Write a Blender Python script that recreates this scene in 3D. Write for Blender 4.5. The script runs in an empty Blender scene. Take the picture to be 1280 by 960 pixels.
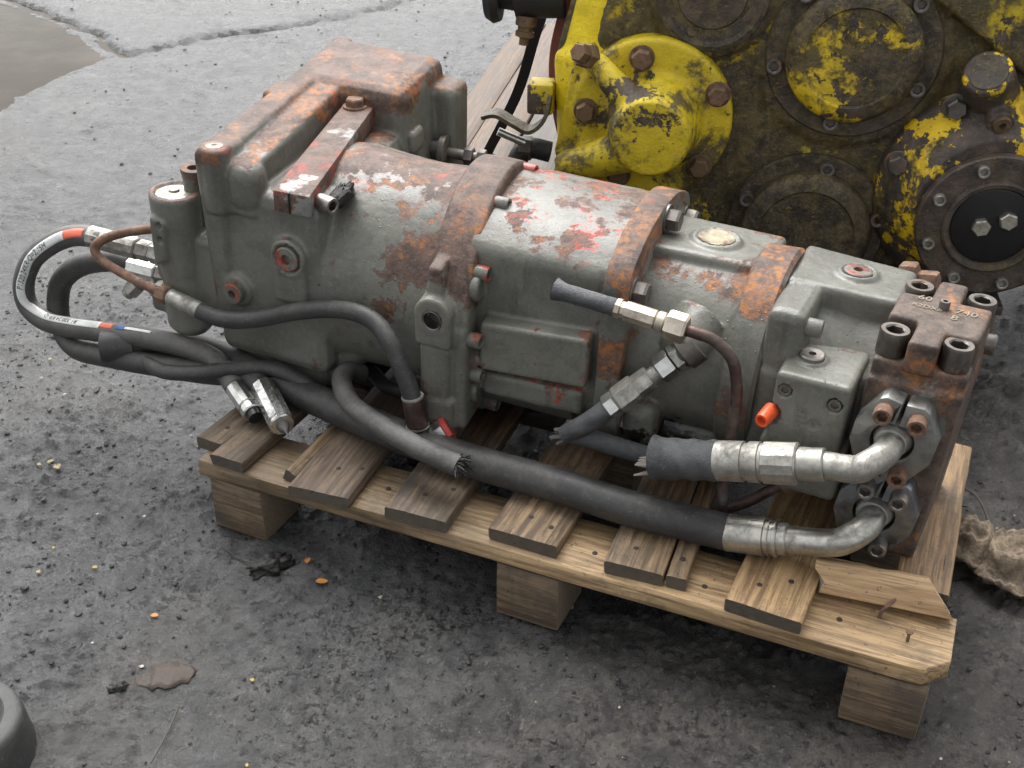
import bpy, bmesh, math, random
import numpy as np
from mathutils import Vector, Matrix, noise, Quaternion
random.seed(7)
R = math.radians
V = Vector
S = bpy.context.scene
COL = S.collection

# ------------------------------------------------------------------ camera
F_PX, PITCH, YAW, ROLL = 1409.0, 0.5530, -0.4090, 0.0053
CAM = V((1.0933, -1.2009, 1.2370))
fw = V((math.sin(YAW) * math.cos(PITCH), math.cos(YAW) * math.cos(PITCH), -math.sin(PITCH)))
rt = V((math.cos(YAW), -math.sin(YAW), 0)); up = rt.cross(fw)
r2 = math.cos(ROLL) * rt + math.sin(ROLL) * up; u2 = -math.sin(ROLL) * rt + math.cos(ROLL) * up
cd = bpy.data.cameras.new('camera'); cam = bpy.data.objects.new('camera', cd); COL.objects.link(cam)
cd.sensor_width = 36; cd.lens = F_PX / 1280 * 36; cd.clip_start = .05; cd.clip_end = 500
cam.matrix_world = Matrix(((r2.x, u2.x, -fw.x, CAM.x), (r2.y, u2.y, -fw.y, CAM.y), (r2.z, u2.z, -fw.z, CAM.z), (0, 0, 0, 1)))
S.camera = cam
# ------------------------------------------------------------------ sky, sun, exposure
SUN_EL, SUN_AZ = R(58), R(-35)          # soft light from above, behind and to the left of the machine
wd = bpy.data.worlds.new('World'); S.world = wd; wd.use_nodes = True
wn = wd.node_tree.nodes; wl_ = wd.node_tree.links
sky = wn.new('ShaderNodeTexSky'); sky.sky_type = 'NISHITA'; sky.sun_disc = False
sky.sun_elevation = SUN_EL; sky.sun_rotation = SUN_AZ; sky.dust_density = 6; sky.ozone_density = .6; sky.air_density = 1.0
hs = wn.new('ShaderNodeHueSaturation'); hs.inputs['Saturation'].default_value = .08
bg = wn['Background']; bg.inputs['Strength'].default_value = .15
wl_.new(sky.outputs[0], hs.inputs['Color']); wl_.new(hs.outputs[0], bg.inputs['Color'])
sd = bpy.data.lights.new('sun', 'SUN'); sd.energy = .75; sd.angle = R(60); sd.color = (1, .97, .93)
sun = bpy.data.objects.new('sun', sd); COL.objects.link(sun)
sdir = V((math.sin(SUN_AZ) * math.cos(SUN_EL), math.cos(SUN_AZ) * math.cos(SUN_EL), math.sin(SUN_EL)))
sun.rotation_euler = sdir.to_track_quat('Z', 'Y').to_euler()
S.view_settings.view_transform = 'Standard'; S.view_settings.look = 'None'
S.view_settings.exposure = 1.27; S.view_settings.gamma = 1.0; S.view_settings.use_curve_mapping = False

# ------------------------------------------------------------------ node helpers
class N:
    def __init__(s, name):
        s.m = bpy.data.materials.new(name); s.m.use_nodes = True; s.t = s.m.node_tree
        s.b = s.t.nodes['Principled BSDF']; s.tc = s.t.nodes.new('ShaderNodeTexCoord')
        s.geo = None; s.oi = None
    def n(s, k, **kw):
        x = s.t.nodes.new(k)
        for a, b in kw.items(): setattr(x, a, b)
        return x
    def put(s, sock, v):
        if hasattr(v, 'is_output') or isinstance(v, bpy.types.NodeSocket): s.t.links.new(v, sock)
        elif v is not None: sock.default_value = v
    def co(s, scale=(1, 1, 1), rnd=False, kind='Object', rot=(0, 0, 0)):
        mp = s.n('ShaderNodeMapping'); s.put(mp.inputs[0], s.tc.outputs[kind]); mp.inputs['Scale'].default_value = scale
        mp.inputs['Rotation'].default_value = rot
        if rnd:
            if not s.oi: s.oi = s.n('ShaderNodeObjectInfo')
            mu = s.n('ShaderNodeMath', operation='MULTIPLY'); s.put(mu.inputs[0], s.oi.outputs['Random']); mu.inputs[1].default_value = 37.
            cb = s.n('ShaderNodeCombineXYZ'); [s.put(cb.inputs[i], mu.outputs[0]) for i in range(3)]
            s.put(mp.inputs['Location'], cb.outputs[0])
        return mp.outputs[0]
    def rand(s):
        if not s.oi: s.oi = s.n('ShaderNodeObjectInfo')
        return s.oi.outputs['Random']
    def noise(s, co, sc, det=6, ro=.6, dist=0.):
        x = s.n('ShaderNodeTexNoise'); s.put(x.inputs['Vector'], co); x.inputs['Scale'].default_value = sc
        x.inputs['Detail'].default_value = det; x.inputs['Roughness'].default_value = ro; x.inputs['Distortion'].default_value = dist
        return x.outputs[0]
    def voro(s, co, sc, feat='F1', out=0, rnd=1.):
        x = s.n('ShaderNodeTexVoronoi', feature=feat); s.put(x.inputs['Vector'], co); x.inputs['Scale'].default_value = sc
        x.inputs['Randomness'].default_value = rnd
        return x.outputs[out]
    def ma(s, op, a, b=0., c=None, clamp=False):
        x = s.n('ShaderNodeMath', operation=op, use_clamp=clamp); s.put(x.inputs[0], a); s.put(x.inputs[1], b)
        if c is not None: s.put(x.inputs[2], c)
        return x.outputs[0]
    def step(s, v, lo, hi, inv=False):
        x = s.n('ShaderNodeMapRange', interpolation_type='SMOOTHSTEP'); s.put(x.inputs[0], v)
        x.inputs[1].default_value = lo; x.inputs[2].default_value = hi
        x.inputs[3].default_value = 1. if inv else 0.; x.inputs[4].default_value = 0. if inv else 1.
        return x.outputs[0]
    def lerp(s, v, a, b):
        x = s.n('ShaderNodeMapRange'); s.put(x.inputs[0], v); s.put(x.inputs[3], a); s.put(x.inputs[4], b); return x.outputs[0]
    def mix(s, f, a, b, bt='MIX'):
        x = s.n('ShaderNodeMix', data_type='RGBA', blend_type=bt); s.put(x.inputs[0], f)
        for i, c in ((6, a), (7, b)):
            s.put(x.inputs[i], (*c, 1) if isinstance(c, tuple) and len(c) == 3 else c)
        return x.outputs[2]
    def normal(s, i):
        if not s.geo: s.geo = s.n('ShaderNodeNewGeometry')
        sp = s.n('ShaderNodeSeparateXYZ'); s.put(sp.inputs[0], s.geo.outputs['Normal']); return sp.outputs[i]
    def point(s):
        if not s.geo: s.geo = s.n('ShaderNodeNewGeometry')
        return s.geo.outputs['Pointiness']
    def xyz(s, i, kind='Object'):
        sp = s.n('ShaderNodeSeparateXYZ'); s.put(sp.inputs[0], s.tc.outputs[kind]); return sp.outputs[i]
    def wpos(s, i):
        if not s.geo: s.geo = s.n('ShaderNodeNewGeometry')
        sp = s.n('ShaderNodeSeparateXYZ'); s.put(sp.inputs[0], s.geo.outputs['Position']); return sp.outputs[i]
    def bump(s, h, st, dist=.01, prev=None):
        x = s.n('ShaderNodeBump'); s.put(x.inputs['Height'], h); x.inputs['Strength'].default_value = st; x.inputs['Distance'].default_value = dist
        if prev: s.put(x.inputs['Normal'], prev)
        return x.outputs[0]
    def out(s, col=None, rough=None, metal=None, nrm=None, spec=None):
        b = s.b.inputs
        if col is not None: s.put(b['Base Color'], (*col, 1) if isinstance(col, tuple) and len(col) == 3 else col)
        s.put(b['Roughness'], rough); s.put(b['Metallic'], metal); s.put(b['Normal'], nrm)
        if spec is not None: s.put(b['Specular IOR Level'], spec)
        return s.m

GREY = (.143, .143, .122)
def painted(name, thr=.62, up=.12, red=.5, base=GREY, grease=0., seed=0., rnd=False, orange=.45, edge=1., sc=1., topw=None, streak=1., gbox=None, bias=(), rustc=((.050, .031, .024), (.128, .080, .060))):
    """chipped cast-iron paint: paint over red primer over rust; thr low = more bare"""
    k = N(name); co = k.co((sc, sc, sc), rnd)
    if not rnd:
        mp = k.n('ShaderNodeMapping'); k.put(mp.inputs[0], co); mp.inputs['Location'].default_value = (seed, seed * 1.7, seed * .6); co = mp.outputs[0]
    a = k.noise(co, 7, 9, .62, .35); b = k.noise(co, 38, 6, .7)
    v = k.ma('ADD', k.ma('MULTIPLY', a, .74), k.ma('MULTIPLY', b, .26))
    nz = k.ma('MAXIMUM', k.normal(2), 0.)
    v = k.ma('ADD', v, k.ma('MULTIPLY', k.ma('POWER', nz, 3.), up))
    if edge: v = k.ma('ADD', v, k.ma('MULTIPLY', k.step(k.point(), .53, .64), .10 * edge))
    if topw:
        v = k.ma('ADD', v, k.ma('MULTIPLY', k.step(k.xyz(2), topw[0], topw[1]), topw[2]))
    for ax_, b0, b1, am in bias: v = k.ma('ADD', v, k.ma('MULTIPLY', k.step(k.xyz(ax_), min(b0, b1), max(b0, b1), b0 > b1), am))
    rust = k.step(v, thr, thr + .012); prim = k.step(v, thr - .022, thr - .012)
    rsel = k.ma('MULTIPLY', k.step(k.noise(co, 9, 5, .65, .5), .66 - red * .22, .70 - red * .22), min(1., red * 2.5))
    # rust colours
    r1 = k.noise(co, 26, 8, .7); r2_ = k.noise(co, 90, 4, .6)
    rc = k.mix(k.step(r1, .36, .64), *rustc); rc = k.mix(k.ma('MULTIPLY', k.step(k.noise(co, 140, 4, .75), .56, .66), .6), rc, tuple(min(1, x * 1.5) for x in rustc[1])); rc = k.mix(k.ma('MULTIPLY', k.step(k.noise(co, 75, 5, .75), .58, .64), .7), rc, (.03, .024, .02))
    rc = k.mix(k.ma('MULTIPLY', k.step(k.noise(co, 13, 7, .7, .6), .62 - orange * .25, .74 - orange * .25), k.step(r2_, .35, .65)), rc, (.30, .112, .026))
    rc = k.mix(k.ma('MULTIPLY', k.ma('MULTIPLY', rsel, k.step(r2_, .30, .55)), k.step(k.noise(co, 20, 6, .7), .42, .55)), rc, (.27, .052, .034))
    pr = k.mix(rsel, (.10, .065, .052), (.34, .058, .04))
    # paint with dirt, faint streaks
    d = k.noise(co, 5, 8, .65); d2 = k.noise(co, 130, 3, .6)
    pc = k.mix(k.ma('MULTIPLY', k.step(d, .40, .66), .72), base, tuple(x * .5 for x in base)); pc = k.mix(k.ma('MULTIPLY', k.step(k.noise(co, 17, 8, .75, .6), .50, .66), .5), pc, (.075, .070, .058))
    pc = k.mix(k.ma('MULTIPLY', k.step(d2, .52, .70), .26), pc, tuple(min(1, x * 1.6) for x in base)); pc = k.mix(k.ma('MULTIPLY', k.step(k.noise(co, 85, 5, .75), .55, .68), .34), pc, tuple(x * .5 for x in base))
    stc = k.co((14, 14, 1.6)); pc = k.mix(k.ma('MULTIPLY', k.step(k.noise(stc, 3, 5, .6), .54, .74), .45 * streak), pc, (.05, .045, .04))
    # little scratches and chips down to black
    ch = k.step(k.noise(co, 64, 6, .78, 1.), .655, .67)
    pc = k.mix(ch, pc, (.05, .042, .036))
    c = k.mix(prim, pc, pr); c = k.mix(rust, c, rc)
    rough = k.ma('ADD', k.lerp(k.noise(co, 18, 6, .7), .27, .56), k.ma('MULTIPLY', rust, .24))
    if grease:
        gv = k.ma('ADD', k.noise(co, 16, 9, .72, .5), k.ma('MULTIPLY', k.noise(co, 70, 5, .7), .22))
        if gbox:
            gu = k.ma('MULTIPLY', k.step(k.xyz(0), gbox[0] - .03, gbox[0] + .03), k.step(k.xyz(0), gbox[1] - .03, gbox[1] + .03, True)); gu = k.ma('MULTIPLY', gu, k.step(k.xyz(2), gbox[2] - .09, gbox[2] + .03, True))
            gv = k.ma('SUBTRACT', gv, k.ma('MULTIPLY', k.ma('SUBTRACT', 1., gu), .35))
        g = k.step(gv, .74 - grease, .80 - grease)
        c = k.mix(g, c, (.012, .011, .010)); rough = k.lerp(g, rough, .3)
    h = k.ma('SUBTRACT', k.ma('MULTIPLY', k.noise(co, 260, 3, .6), .25), k.ma('MULTIPLY', rust, .55))
    h = k.ma('ADD', h, k.ma('MULTIPLY', k.ma('MULTIPLY', rust, k.noise(co, 150, 6, .75)), .9))
    drop = k.step(k.voro(k.co((1, 1, 1)), 95, 'F1', 0), .10, .2, True)
    drop = k.ma('MULTIPLY', drop, k.step(k.noise(k.co((1, 1, 1)), 11, 3), .56, .62))
    nb = k.bump(h, .6, .0022); nb = k.bump(k.noise(co, 55, 5, .65), .22, .005, nb); nb = k.bump(drop, .5, .002, nb)
    rough = k.lerp(drop, rough, .08)
    return k.out(c, rough, 0., nb)

def yellow(name, bare=.5, soot=.45, seed=0., yel=(.50, .34, .012)):
    k = N(name); co = k.co(); mp = k.n('ShaderNodeMapping'); k.put(mp.inputs[0], co); mp.inputs['Location'].default_value = (seed, seed * .7, seed * 1.3); co = mp.outputs[0]
    a = k.ma('ADD', k.ma('MULTIPLY', k.noise(co, 8, 10, .66, .5), .7), k.ma('MULTIPLY', k.noise(co, 42, 6, .7), .3))
    a = k.ma('ADD', a, k.ma('MULTIPLY', k.step(k.point(), .52, .62), .05))
    chip = k.step(a, 1 - bare, 1.012 - bare)
    r1 = k.noise(co, 30, 8, .7)
    rc = k.mix(k.step(r1, .35, .7), (.040, .032, .027), (.115, .083, .066))
    rc = k.mix(k.ma('MULTIPLY', k.step(k.noise(co, 16, 6, .7), .6, .72), .6), rc, (.30, .13, .03))
    s1 = k.ma('ADD', k.ma('MULTIPLY', k.noise(co, 5.5, 9, .7, .4), .8), k.ma('MULTIPLY', k.noise(co, 60, 5, .7), .2))
    so = k.step(s1, .68 - soot * .5, .77 - soot * .5); thin = k.ma('MULTIPLY', so, .95)
    yc = k.mix(k.step(k.noise(co, 22, 5), .4, .75), yel, tuple(x * .72 for x in yel))
    c = k.mix(chip, yc, rc)
    grime = k.mix(k.step(k.noise(co, 30, 8, .75), .38, .66), (.026, .021, .013), (.110, .084, .042)); grime = k.mix(k.ma('MULTIPLY', k.step(k.noise(co, 85, 6, .78), .55, .62), .6), grime, (.18, .145, .08)); grime = k.mix(k.ma('MULTIPLY', k.step(k.noise(co, 55, 6, .78), .57, .62), .7), grime, (.016, .014, .012))
    c = k.mix(thin, c, grime)
    fl = k.step(k.noise(co, 110, 4, .8), .62, .68); c = k.mix(k.ma('MULTIPLY', fl, .6), c, (.26, .22, .13)); sc_ = k.step(k.noise(k.co((30, 30, 90)), 1.4, 6, .8, 1.5), .66, .70); c = k.mix(k.ma('MULTIPLY', sc_, .55), c, (.21, .18, .12))
    rough = k.lerp(k.noise(co, 25, 5), .3, .6)
    h = k.ma('SUBTRACT', k.ma('MULTIPLY', k.noise(co, 170, 5, .7), .6), k.ma('MULTIPLY', chip, .5))
    nb = k.bump(h, .8, .003); nb = k.bump(k.noise(co, 28, 7, .75), .55, .010, nb)
    return k.out(c, rough, 0., nb)

def metal(name, col=(.55, .55, .53), rough=.34, dirt=.35, rust=.0, dcol=(.10, .092, .082), scale=1.):
    k = N(name); co = k.co((scale,) * 3, True)
    d = k.step(k.ma('ADD', k.ma('MULTIPLY', k.noise(co, 22, 8, .7, .5), .75), k.ma('MULTIPLY', k.noise(co, 110, 4, .7), .25)), .66 - dirt * .5, .92 - dirt * .5)
    c = k.mix(k.step(k.noise(co, 60, 5), .35, .7), col, tuple(x * .72 for x in col))
    mt = k.ma('SUBTRACT', 1., d); c = k.mix(d, c, dcol)
    rg = k.ma('ADD', k.lerp(k.noise(co, 40, 4), rough - .08, rough + .14), k.ma('MULTIPLY', d, .3))
    if rust:
        r = k.step(k.noise(co, 18, 8, .7, .6), .70 - rust * .4, .76 - rust * .4)
        rc = k.mix(k.step(k.noise(co, 60, 6, .7), .3, .7), (.075, .045, .034), (.21, .115, .068)); c = k.mix(r, c, rc); mt = k.ma('MULTIPLY', mt, k.ma('SUBTRACT', 1., r)); rg = k.lerp(r, rg, .8)
    nb = k.bump(k.noise(co, 200, 4, .7), .25, .001); nb = k.bump(d, .2, .001, nb)
    return k.out(c, rg, mt, nb)

def rubber(name, col=(.022, .022, .023), dust=.3, rough=.5, crack=0., dcol=(.12, .115, .105)):
    k = N(name); co = k.co((1, 1, 1), True)
    d = k.step(k.ma('ADD', k.ma('MULTIPLY', k.noise(co, 14, 8, .7), .7), k.ma('MULTIPLY', k.noise(co, 120, 4, .7), .3)), .62 - dust * .4, .95 - dust * .4)
    d = k.ma('MULTIPLY', d, k.lerp(k.normal(2), .35, 1.)); c = k.mix(k.ma('MULTIPLY', d, .8), col, dcol)
    sp = k.step(k.noise(co, 190, 3, .7), .62, .68); c = k.mix(k.ma('MULTIPLY', sp, .28), c, (.2, .185, .16)); sf = k.step(k.noise(co, 48, 7, .78, .8), .60, .66); c = k.mix(k.ma('MULTIPLY', sf, .5), c, dcol)
    rg = k.ma('ADD', k.lerp(k.noise(co, 30, 4), rough - .1, rough + .12), k.ma('MULTIPLY', d, .15))
    nb = k.bump(k.noise(co, 330, 3, .6), .25, .001); nb = k.bump(k.noise(co, 40, 5), .2, .003, nb)
    if crack: nb = k.bump(k.noise(k.co((60, 60, 60), True), 2.2, 8, .8, 2.), crack, .004, nb)
    return k.out(c, rg, 0., nb)

def wood(name, light=(.42, .30, .185), dark=(.19, .125, .075), dirt=.4, oil=0., oily=(.25, .42), endc=None, mud=None):
    """grain runs along local X"""
    k = N(name); co = k.co((1, 1, 1), True)
    g1 = k.noise(k.co((1.6, 22, 22), True), 3.2, 8, .66, .7); g2 = k.noise(k.co((5, 150, 150), True), 2., 4, .6)
    wv = k.n('ShaderNodeTexWave', wave_type='RINGS', rings_direction='X'); k.put(wv.inputs[0], k.co((.35, 3.2, 3.2), True))
    wv.inputs['Scale'].default_value = 9.; wv.inputs['Distortion'].default_value = 9.; wv.inputs['Detail'].default_value = 4; wv.inputs['Detail Scale'].default_value = 1.2
    g = k.ma('ADD', k.ma('MULTIPLY', g1, .68), k.ma('ADD', k.ma('MULTIPLY', g2, .26), k.ma('MULTIPLY', wv.outputs[0], .09)))
    c = k.mix(k.step(g, .40, .64), dark, light); c = k.mix(k.ma('MULTIPLY', k.step(k.noise(k.co((.8, 6, 6), True), 2.4, 5, .6), .45, .7), .5), c, tuple(x * .55 for x in light))
    c = k.mix(k.ma('MULTIPLY', k.rand(), .45), c, k.mix(.5, c, dark))
    d = k.step(k.ma('ADD', k.ma('MULTIPLY', k.noise(co, 9, 9, .72, .4), .75), k.ma('MULTIPLY', k.noise(co, 70, 4, .7), .25)), .66 - dirt * .4, .92 - dirt * .4)
    c = k.mix(k.ma('MULTIPLY', d, .85), c, (.055, .048, .04)); spk = k.step(k.noise(co, 85, 5, .78), .60, .66); c = k.mix(k.ma('MULTIPLY', spk, .75), c, (.03, .026, .022)); fib = k.step(k.noise(k.co((9, 210, 210), True), 1.6, 3, .6), .56, .64); c = k.mix(k.ma('MULTIPLY', fib, .45), c, (.06, .045, .03)); lf = k.step(k.noise(k.co((7, 130, 130), True), 1.9, 3, .6), .60, .68); c = k.mix(k.ma('MULTIPLY', lf, .4), c, tuple(min(1, x * 1.3) for x in light))
    if mud:                                       # one end of the board trodden muddy
        mm = k.step(k.ma('ADD', k.xyz(0), k.ma('MULTIPLY', k.ma('SUBTRACT', k.noise(k.co(), 5, 7, .7), .5), .9)), mud[0], mud[1]); c = k.mix(k.ma('MULTIPLY', k.ma('SUBTRACT', 1., mm), .62), c, (.085, .070, .052))
    # dark weathered end grain and saw-cut sides
    nx = k.n('ShaderNodeSeparateXYZ'); k.put(nx.inputs[0], k.tc.outputs['Normal']); e = k.step(k.ma('ABSOLUTE', nx.outputs[0]), .7, .9)
    ec = k.mix(k.noise(co, 60, 5), (.045, .038, .03), (.11, .09, .065)) if endc is None else k.mix(k.noise(co, 90, 5), endc, tuple(x * .6 for x in endc))
    c = k.mix(e, c, ec)
    rg = k.lerp(g, .5, .75)
    if oil:
        o = k.step(k.ma('ADD', k.wpos(1), k.ma('MULTIPLY', k.ma('SUBTRACT', k.noise(co, 7, 6, .7), .5), .3)), oily[0], oily[1])
        o = k.ma('MULTIPLY', o, oil); c = k.mix(o, c, k.mix(k.step(g, .3, .75), (.022, .013, .008), (.085, .04, .018))); rg = k.lerp(o, rg, .35)
    cr = k.step(k.noise(k.co((1.6, 60, 60), True), 1.6, 3, .5, .4), .70, .735); c = k.mix(k.ma('MULTIPLY', cr, .8), c, (.03, .022, .015))
    h = k.ma('SUBTRACT', g, k.ma('MULTIPLY', cr, .8))
    nb = k.bump(h, .55, .004); nb = k.bump(k.noise(co, 190, 5, .7), .25, .002, nb)
    return k.out(c, rg, 0., nb)

def flat(name, col, rough=.5, metal_=0., bumpy=.1):
    k = N(name); co = k.co((1, 1, 1), True); c = k.mix(k.step(k.noise(co, 40, 6, .7), .4, .75), col, tuple(x * .7 for x in col))
    return k.out(c, rough, metal_, k.bump(k.noise(co, 150, 4), bumpy, .002))

# ------------------------------------------------------------------ mesh helpers
def basis(d):
    d = V(d).normalized(); a = V((0, 0, 1)) if abs(d.z) < .9 else V((1, 0, 0))
    x = a.cross(d).normalized(); y = d.cross(x); return x, y, d
class G:
    """collects closed shapes in one bmesh"""
    def __init__(s): s.bm = bmesh.new()
    def face(s, vs):
        try: return s.bm.faces.new(vs)
        except ValueError: return None
    def hexa(s, c, bev=0., seg=2):
        """8 corners: bottom loop then top loop"""
        b = bmesh.new(); v = [b.verts.new(p) for p in c]
        for f in ((3, 2, 1, 0), (4, 5, 6, 7), (0, 1, 5, 4), (1, 2, 6, 5), (2, 3, 7, 6), (3, 0, 4, 7)): b.faces.new([v[i] for i in f])
        if bev: bmesh.ops.bevel(b, geom=b.edges[:], offset=bev, segments=seg, affect='EDGES', profile=.5)
        return s.add(b)
    def box(s, lo, hi, bev=0., seg=2):
        (a, b_, c), (d, e, f) = lo, hi
        return s.hexa([(a, b_, c), (d, b_, c), (d, e, c), (a, e, c), (a, b_, f), (d, b_, f), (d, e, f), (a, e, f)], bev, seg)
    def add(s, b):
        bmesh.ops.recalc_face_normals(b, faces=b.faces[:])
        mp = {v: s.bm.verts.new(v.co) for v in b.verts}
        for f in b.faces: s.face([mp[v] for v in f.verts])
        b.free(); return s
    def lathe(s, o, d, prof, n=32, ph=0., closed=True):
        """prof: (t along axis, radius)"""
        x, y, z = basis(d); o = V(o); rings = []
        for t, r in prof:
            if r < 1e-6: rings.append([s.bm.verts.new(o + z * t)]); continue
            rings.append([s.bm.verts.new(o + z * t + (x * math.cos(ph + i * 2 * math.pi / n) + y * math.sin(ph + i * 2 * math.pi / n)) * r) for i in range(n)])
        for a, b in zip(rings, rings[1:]):
            if len(a) == 1 and len(b) == 1: continue
            for i in range(n):
                j = (i + 1) % n
                if len(a) == 1: s.face([a[0], b[j], b[i]])
                elif len(b) == 1: s.face([a[i], a[j], b[0]])
                else: s.face([a[i], a[j], b[j], b[i]])
        if closed:
            if len(rings[0]) > 1: s.face(rings[0][::-1])
            if len(rings[-1]) > 1: s.face(rings[-1])
        return s
    def cyl(s, p0, p1, r, n=28, bev=.0, r1=None):
        p0, p1 = V(p0), V(p1); d = p1 - p0; L = d.length; r1 = r if r1 is None else r1
        if bev: return s.lathe(p0, d, [(0, r - bev), (bev, r), (L - bev, r1), (L, r1 - bev)], n)
        return s.lathe(p0, d, [(0, r), (L, r1)], n)
    def prism(s, pts, f0, f1, bev=0.):
        """outline pts -> two loops through f0(p), f1(p)"""
        b = bmesh.new(); A = [b.verts.new(f0(p)) for p in pts]; B = [b.verts.new(f1(p)) for p in pts]; n = len(pts)
        b.faces.new(A[::-1]); b.faces.new(B)
        for i in range(n): b.faces.new([A[i], A[(i + 1) % n], B[(i + 1) % n], B[i]])
        bmesh.ops.recalc_face_normals(b, faces=b.faces[:])
        if bev: bmesh.ops.bevel(b, geom=[e for e in b.edges if e.is_manifold and e.calc_face_angle(0) > .5], offset=bev, segments=2, affect='EDGES', profile=.5)
        return s.add(b)
    def sphere(s, c, r, n=20):
        b = bmesh.new(); bmesh.ops.create_uvsphere(b, u_segments=n, v_segments=n // 2, radius=1)
        rr = r if isinstance(r, (tuple, list)) else (r, r, r)
        for v in b.verts: v.co = V((v.co.x * rr[0] + c[0], v.co.y * rr[1] + c[1], v.co.z * rr[2] + c[2]))
        return s.add(b)
    def tube(s, path, r, n=18, cap=True, wob=0.):
        fr = frames(path); rings = []
        for i, (p, t, x, y) in enumerate(fr):
            rr = r(i / (len(fr) - 1)) if callable(r) else r
            rings.append([s.bm.verts.new(p + (x * math.cos(a) + y * math.sin(a)) * rr * (1 + wob * noise.noise(p * 40 + V((a, 0, 0))))) for a in (k * 2 * math.pi / n for k in range(n))])
        for a, b in zip(rings, rings[1:]):
            for i in range(n): s.face([a[i], a[(i + 1) % n], b[(i + 1) % n], b[i]])
        if cap: s.face(rings[0][::-1]); s.face(rings[-1])
        return s
    def hexnut(s, o, d, r, h, ch=.12):
        return s.lathe(o, d, [(0, r * .93), (h * ch, r), (h * (1 - ch), r), (h, r * .88)], 6)
    def map(s, f):
        for v in s.bm.verts: v.co = f(v.co)
        return s
    def mesh(s, name, ang=38, recalc=True):
        if recalc: bmesh.ops.recalc_face_normals(s.bm, faces=s.bm.faces[:])
        for f in s.bm.faces: f.smooth = True
        for e in s.bm.edges:
            if e.is_manifold and e.calc_face_angle(0) > R(ang): e.smooth = False
        me = bpy.data.meshes.new(name); s.bm.to_mesh(me); s.bm.free(); return me

def spline(pts, n=12):
    """Catmull-Rom through points"""
    P = [V(p) for p in pts]; P = [P[0] * 2 - P[1]] + P + [P[-1] * 2 - P[-2]]; o = []
    for i in range(1, len(P) - 2):
        a, b, c, d = P[i - 1:i + 3]
        for k in range(n):
            t = k / n
            o.append(.5 * (2 * b + (c - a) * t + (2 * a - 5 * b + 4 * c - d) * t * t + (3 * b - a - 3 * c + d) * t ** 3))
    o.append(P[-2]); return o
def frames(path):
    P = [V(p) for p in path]; out = []; x = None
    for i, p in enumerate(P):
        t = (P[min(i + 1, len(P) - 1)] - P[max(i - 1, 0)]).normalized()
        if x is None: x = basis(t)[0]
        x = (x - t * x.dot(t)).normalized(); out.append((p, t, x, t.cross(x)))
    return out
def link(name, me, mat=None, parent=None, M=None):
    o = bpy.data.objects.new(name, me); COL.objects.link(o)
    if mat and me:
        if len(me.materials) == 0: me.materials.append(mat)
        elif me.materials[0] != mat: o.material_slots[0].link = 'OBJECT'; o.material_slots[0].material = mat
    if parent: o.parent = parent
    if M is not None: o.matrix_local = M
    return o
def tag(o, label=None, cat=None, group=None, kind=None):
    for k, v in (('label', label), ('category', cat), ('group', group), ('kind', kind)):
        if v: o[k] = v
    return o
def cast(g, voxel=.004, it=5, name='cast', dents=(), rough=0.):
    """fuse overlapping shapes into one casting with soft fillets"""
    me = g.mesh(name, 180); o = bpy.data.objects.new(name, me); COL.objects.link(o)
    m = o.modifiers.new('r', 'REMESH'); m.mode = 'VOXEL'; m.voxel_size = voxel; m.use_smooth_shade = True
    if it: s = o.modifiers.new('s', 'SMOOTH'); s.factor = .5; s.iterations = it
    dg = bpy.context.evaluated_depsgraph_get(); me2 = bpy.data.meshes.new_from_object(o.evaluated_get(dg))
    bpy.data.objects.remove(o); bpy.data.meshes.remove(me)
    for c, d, r, dep in dents:                     # blind holes pushed into the casting
        c, d = V(c), V(d).normalized()
        for v in me2.vertices:
            q = v.co - c; t = q.dot(d)
            if abs(t) < .02 and (q - d * t).length < r: v.co = v.co - d * dep
    if rough:
        nn = np.empty(len(me2.vertices) * 3, 'f'); me2.vertex_normals.foreach_get('vector', nn); cc = np.empty(len(me2.vertices) * 3, 'f'); me2.vertices.foreach_get('co', cc)
        cc = cc.reshape(-1, 3); nn = nn.reshape(-1, 3); cc += nn * np.array([rough * noise.fractal(V(p) * 25, 1., 2., 3) for p in cc])[:, None]; me2.vertices.foreach_set('co', cc.ravel())
    me2.name = name
    me2.polygons.foreach_set('use_smooth', [True] * len(me2.polygons)); return me2
def at(o, d, spin=0.):
    x, y, z = basis(d); M = Matrix(((x.x, y.x, z.x, o[0]), (x.y, y.y, z.y, o[1]), (x.z, y.z, z.z, o[2]), (0, 0, 0, 1)))
    return M @ Matrix.Rotation(spin, 4, 'Z')
def text_mesh(txt, size, depth=.0):
    c = bpy.data.curves.new('t', 'FONT'); c.body = txt; c.size = size; c.extrude = depth; c.align_x = 'CENTER'; c.align_y = 'CENTER'; c.resolution_u = 3
    o = bpy.data.objects.new('t', c); COL.objects.link(o); dg = bpy.context.evaluated_depsgraph_get(); dg.update()
    me = bpy.data.meshes.new_from_object(o.evaluated_get(dg)); bpy.data.objects.remove(o); bpy.data.curves.remove(c); return me

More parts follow.
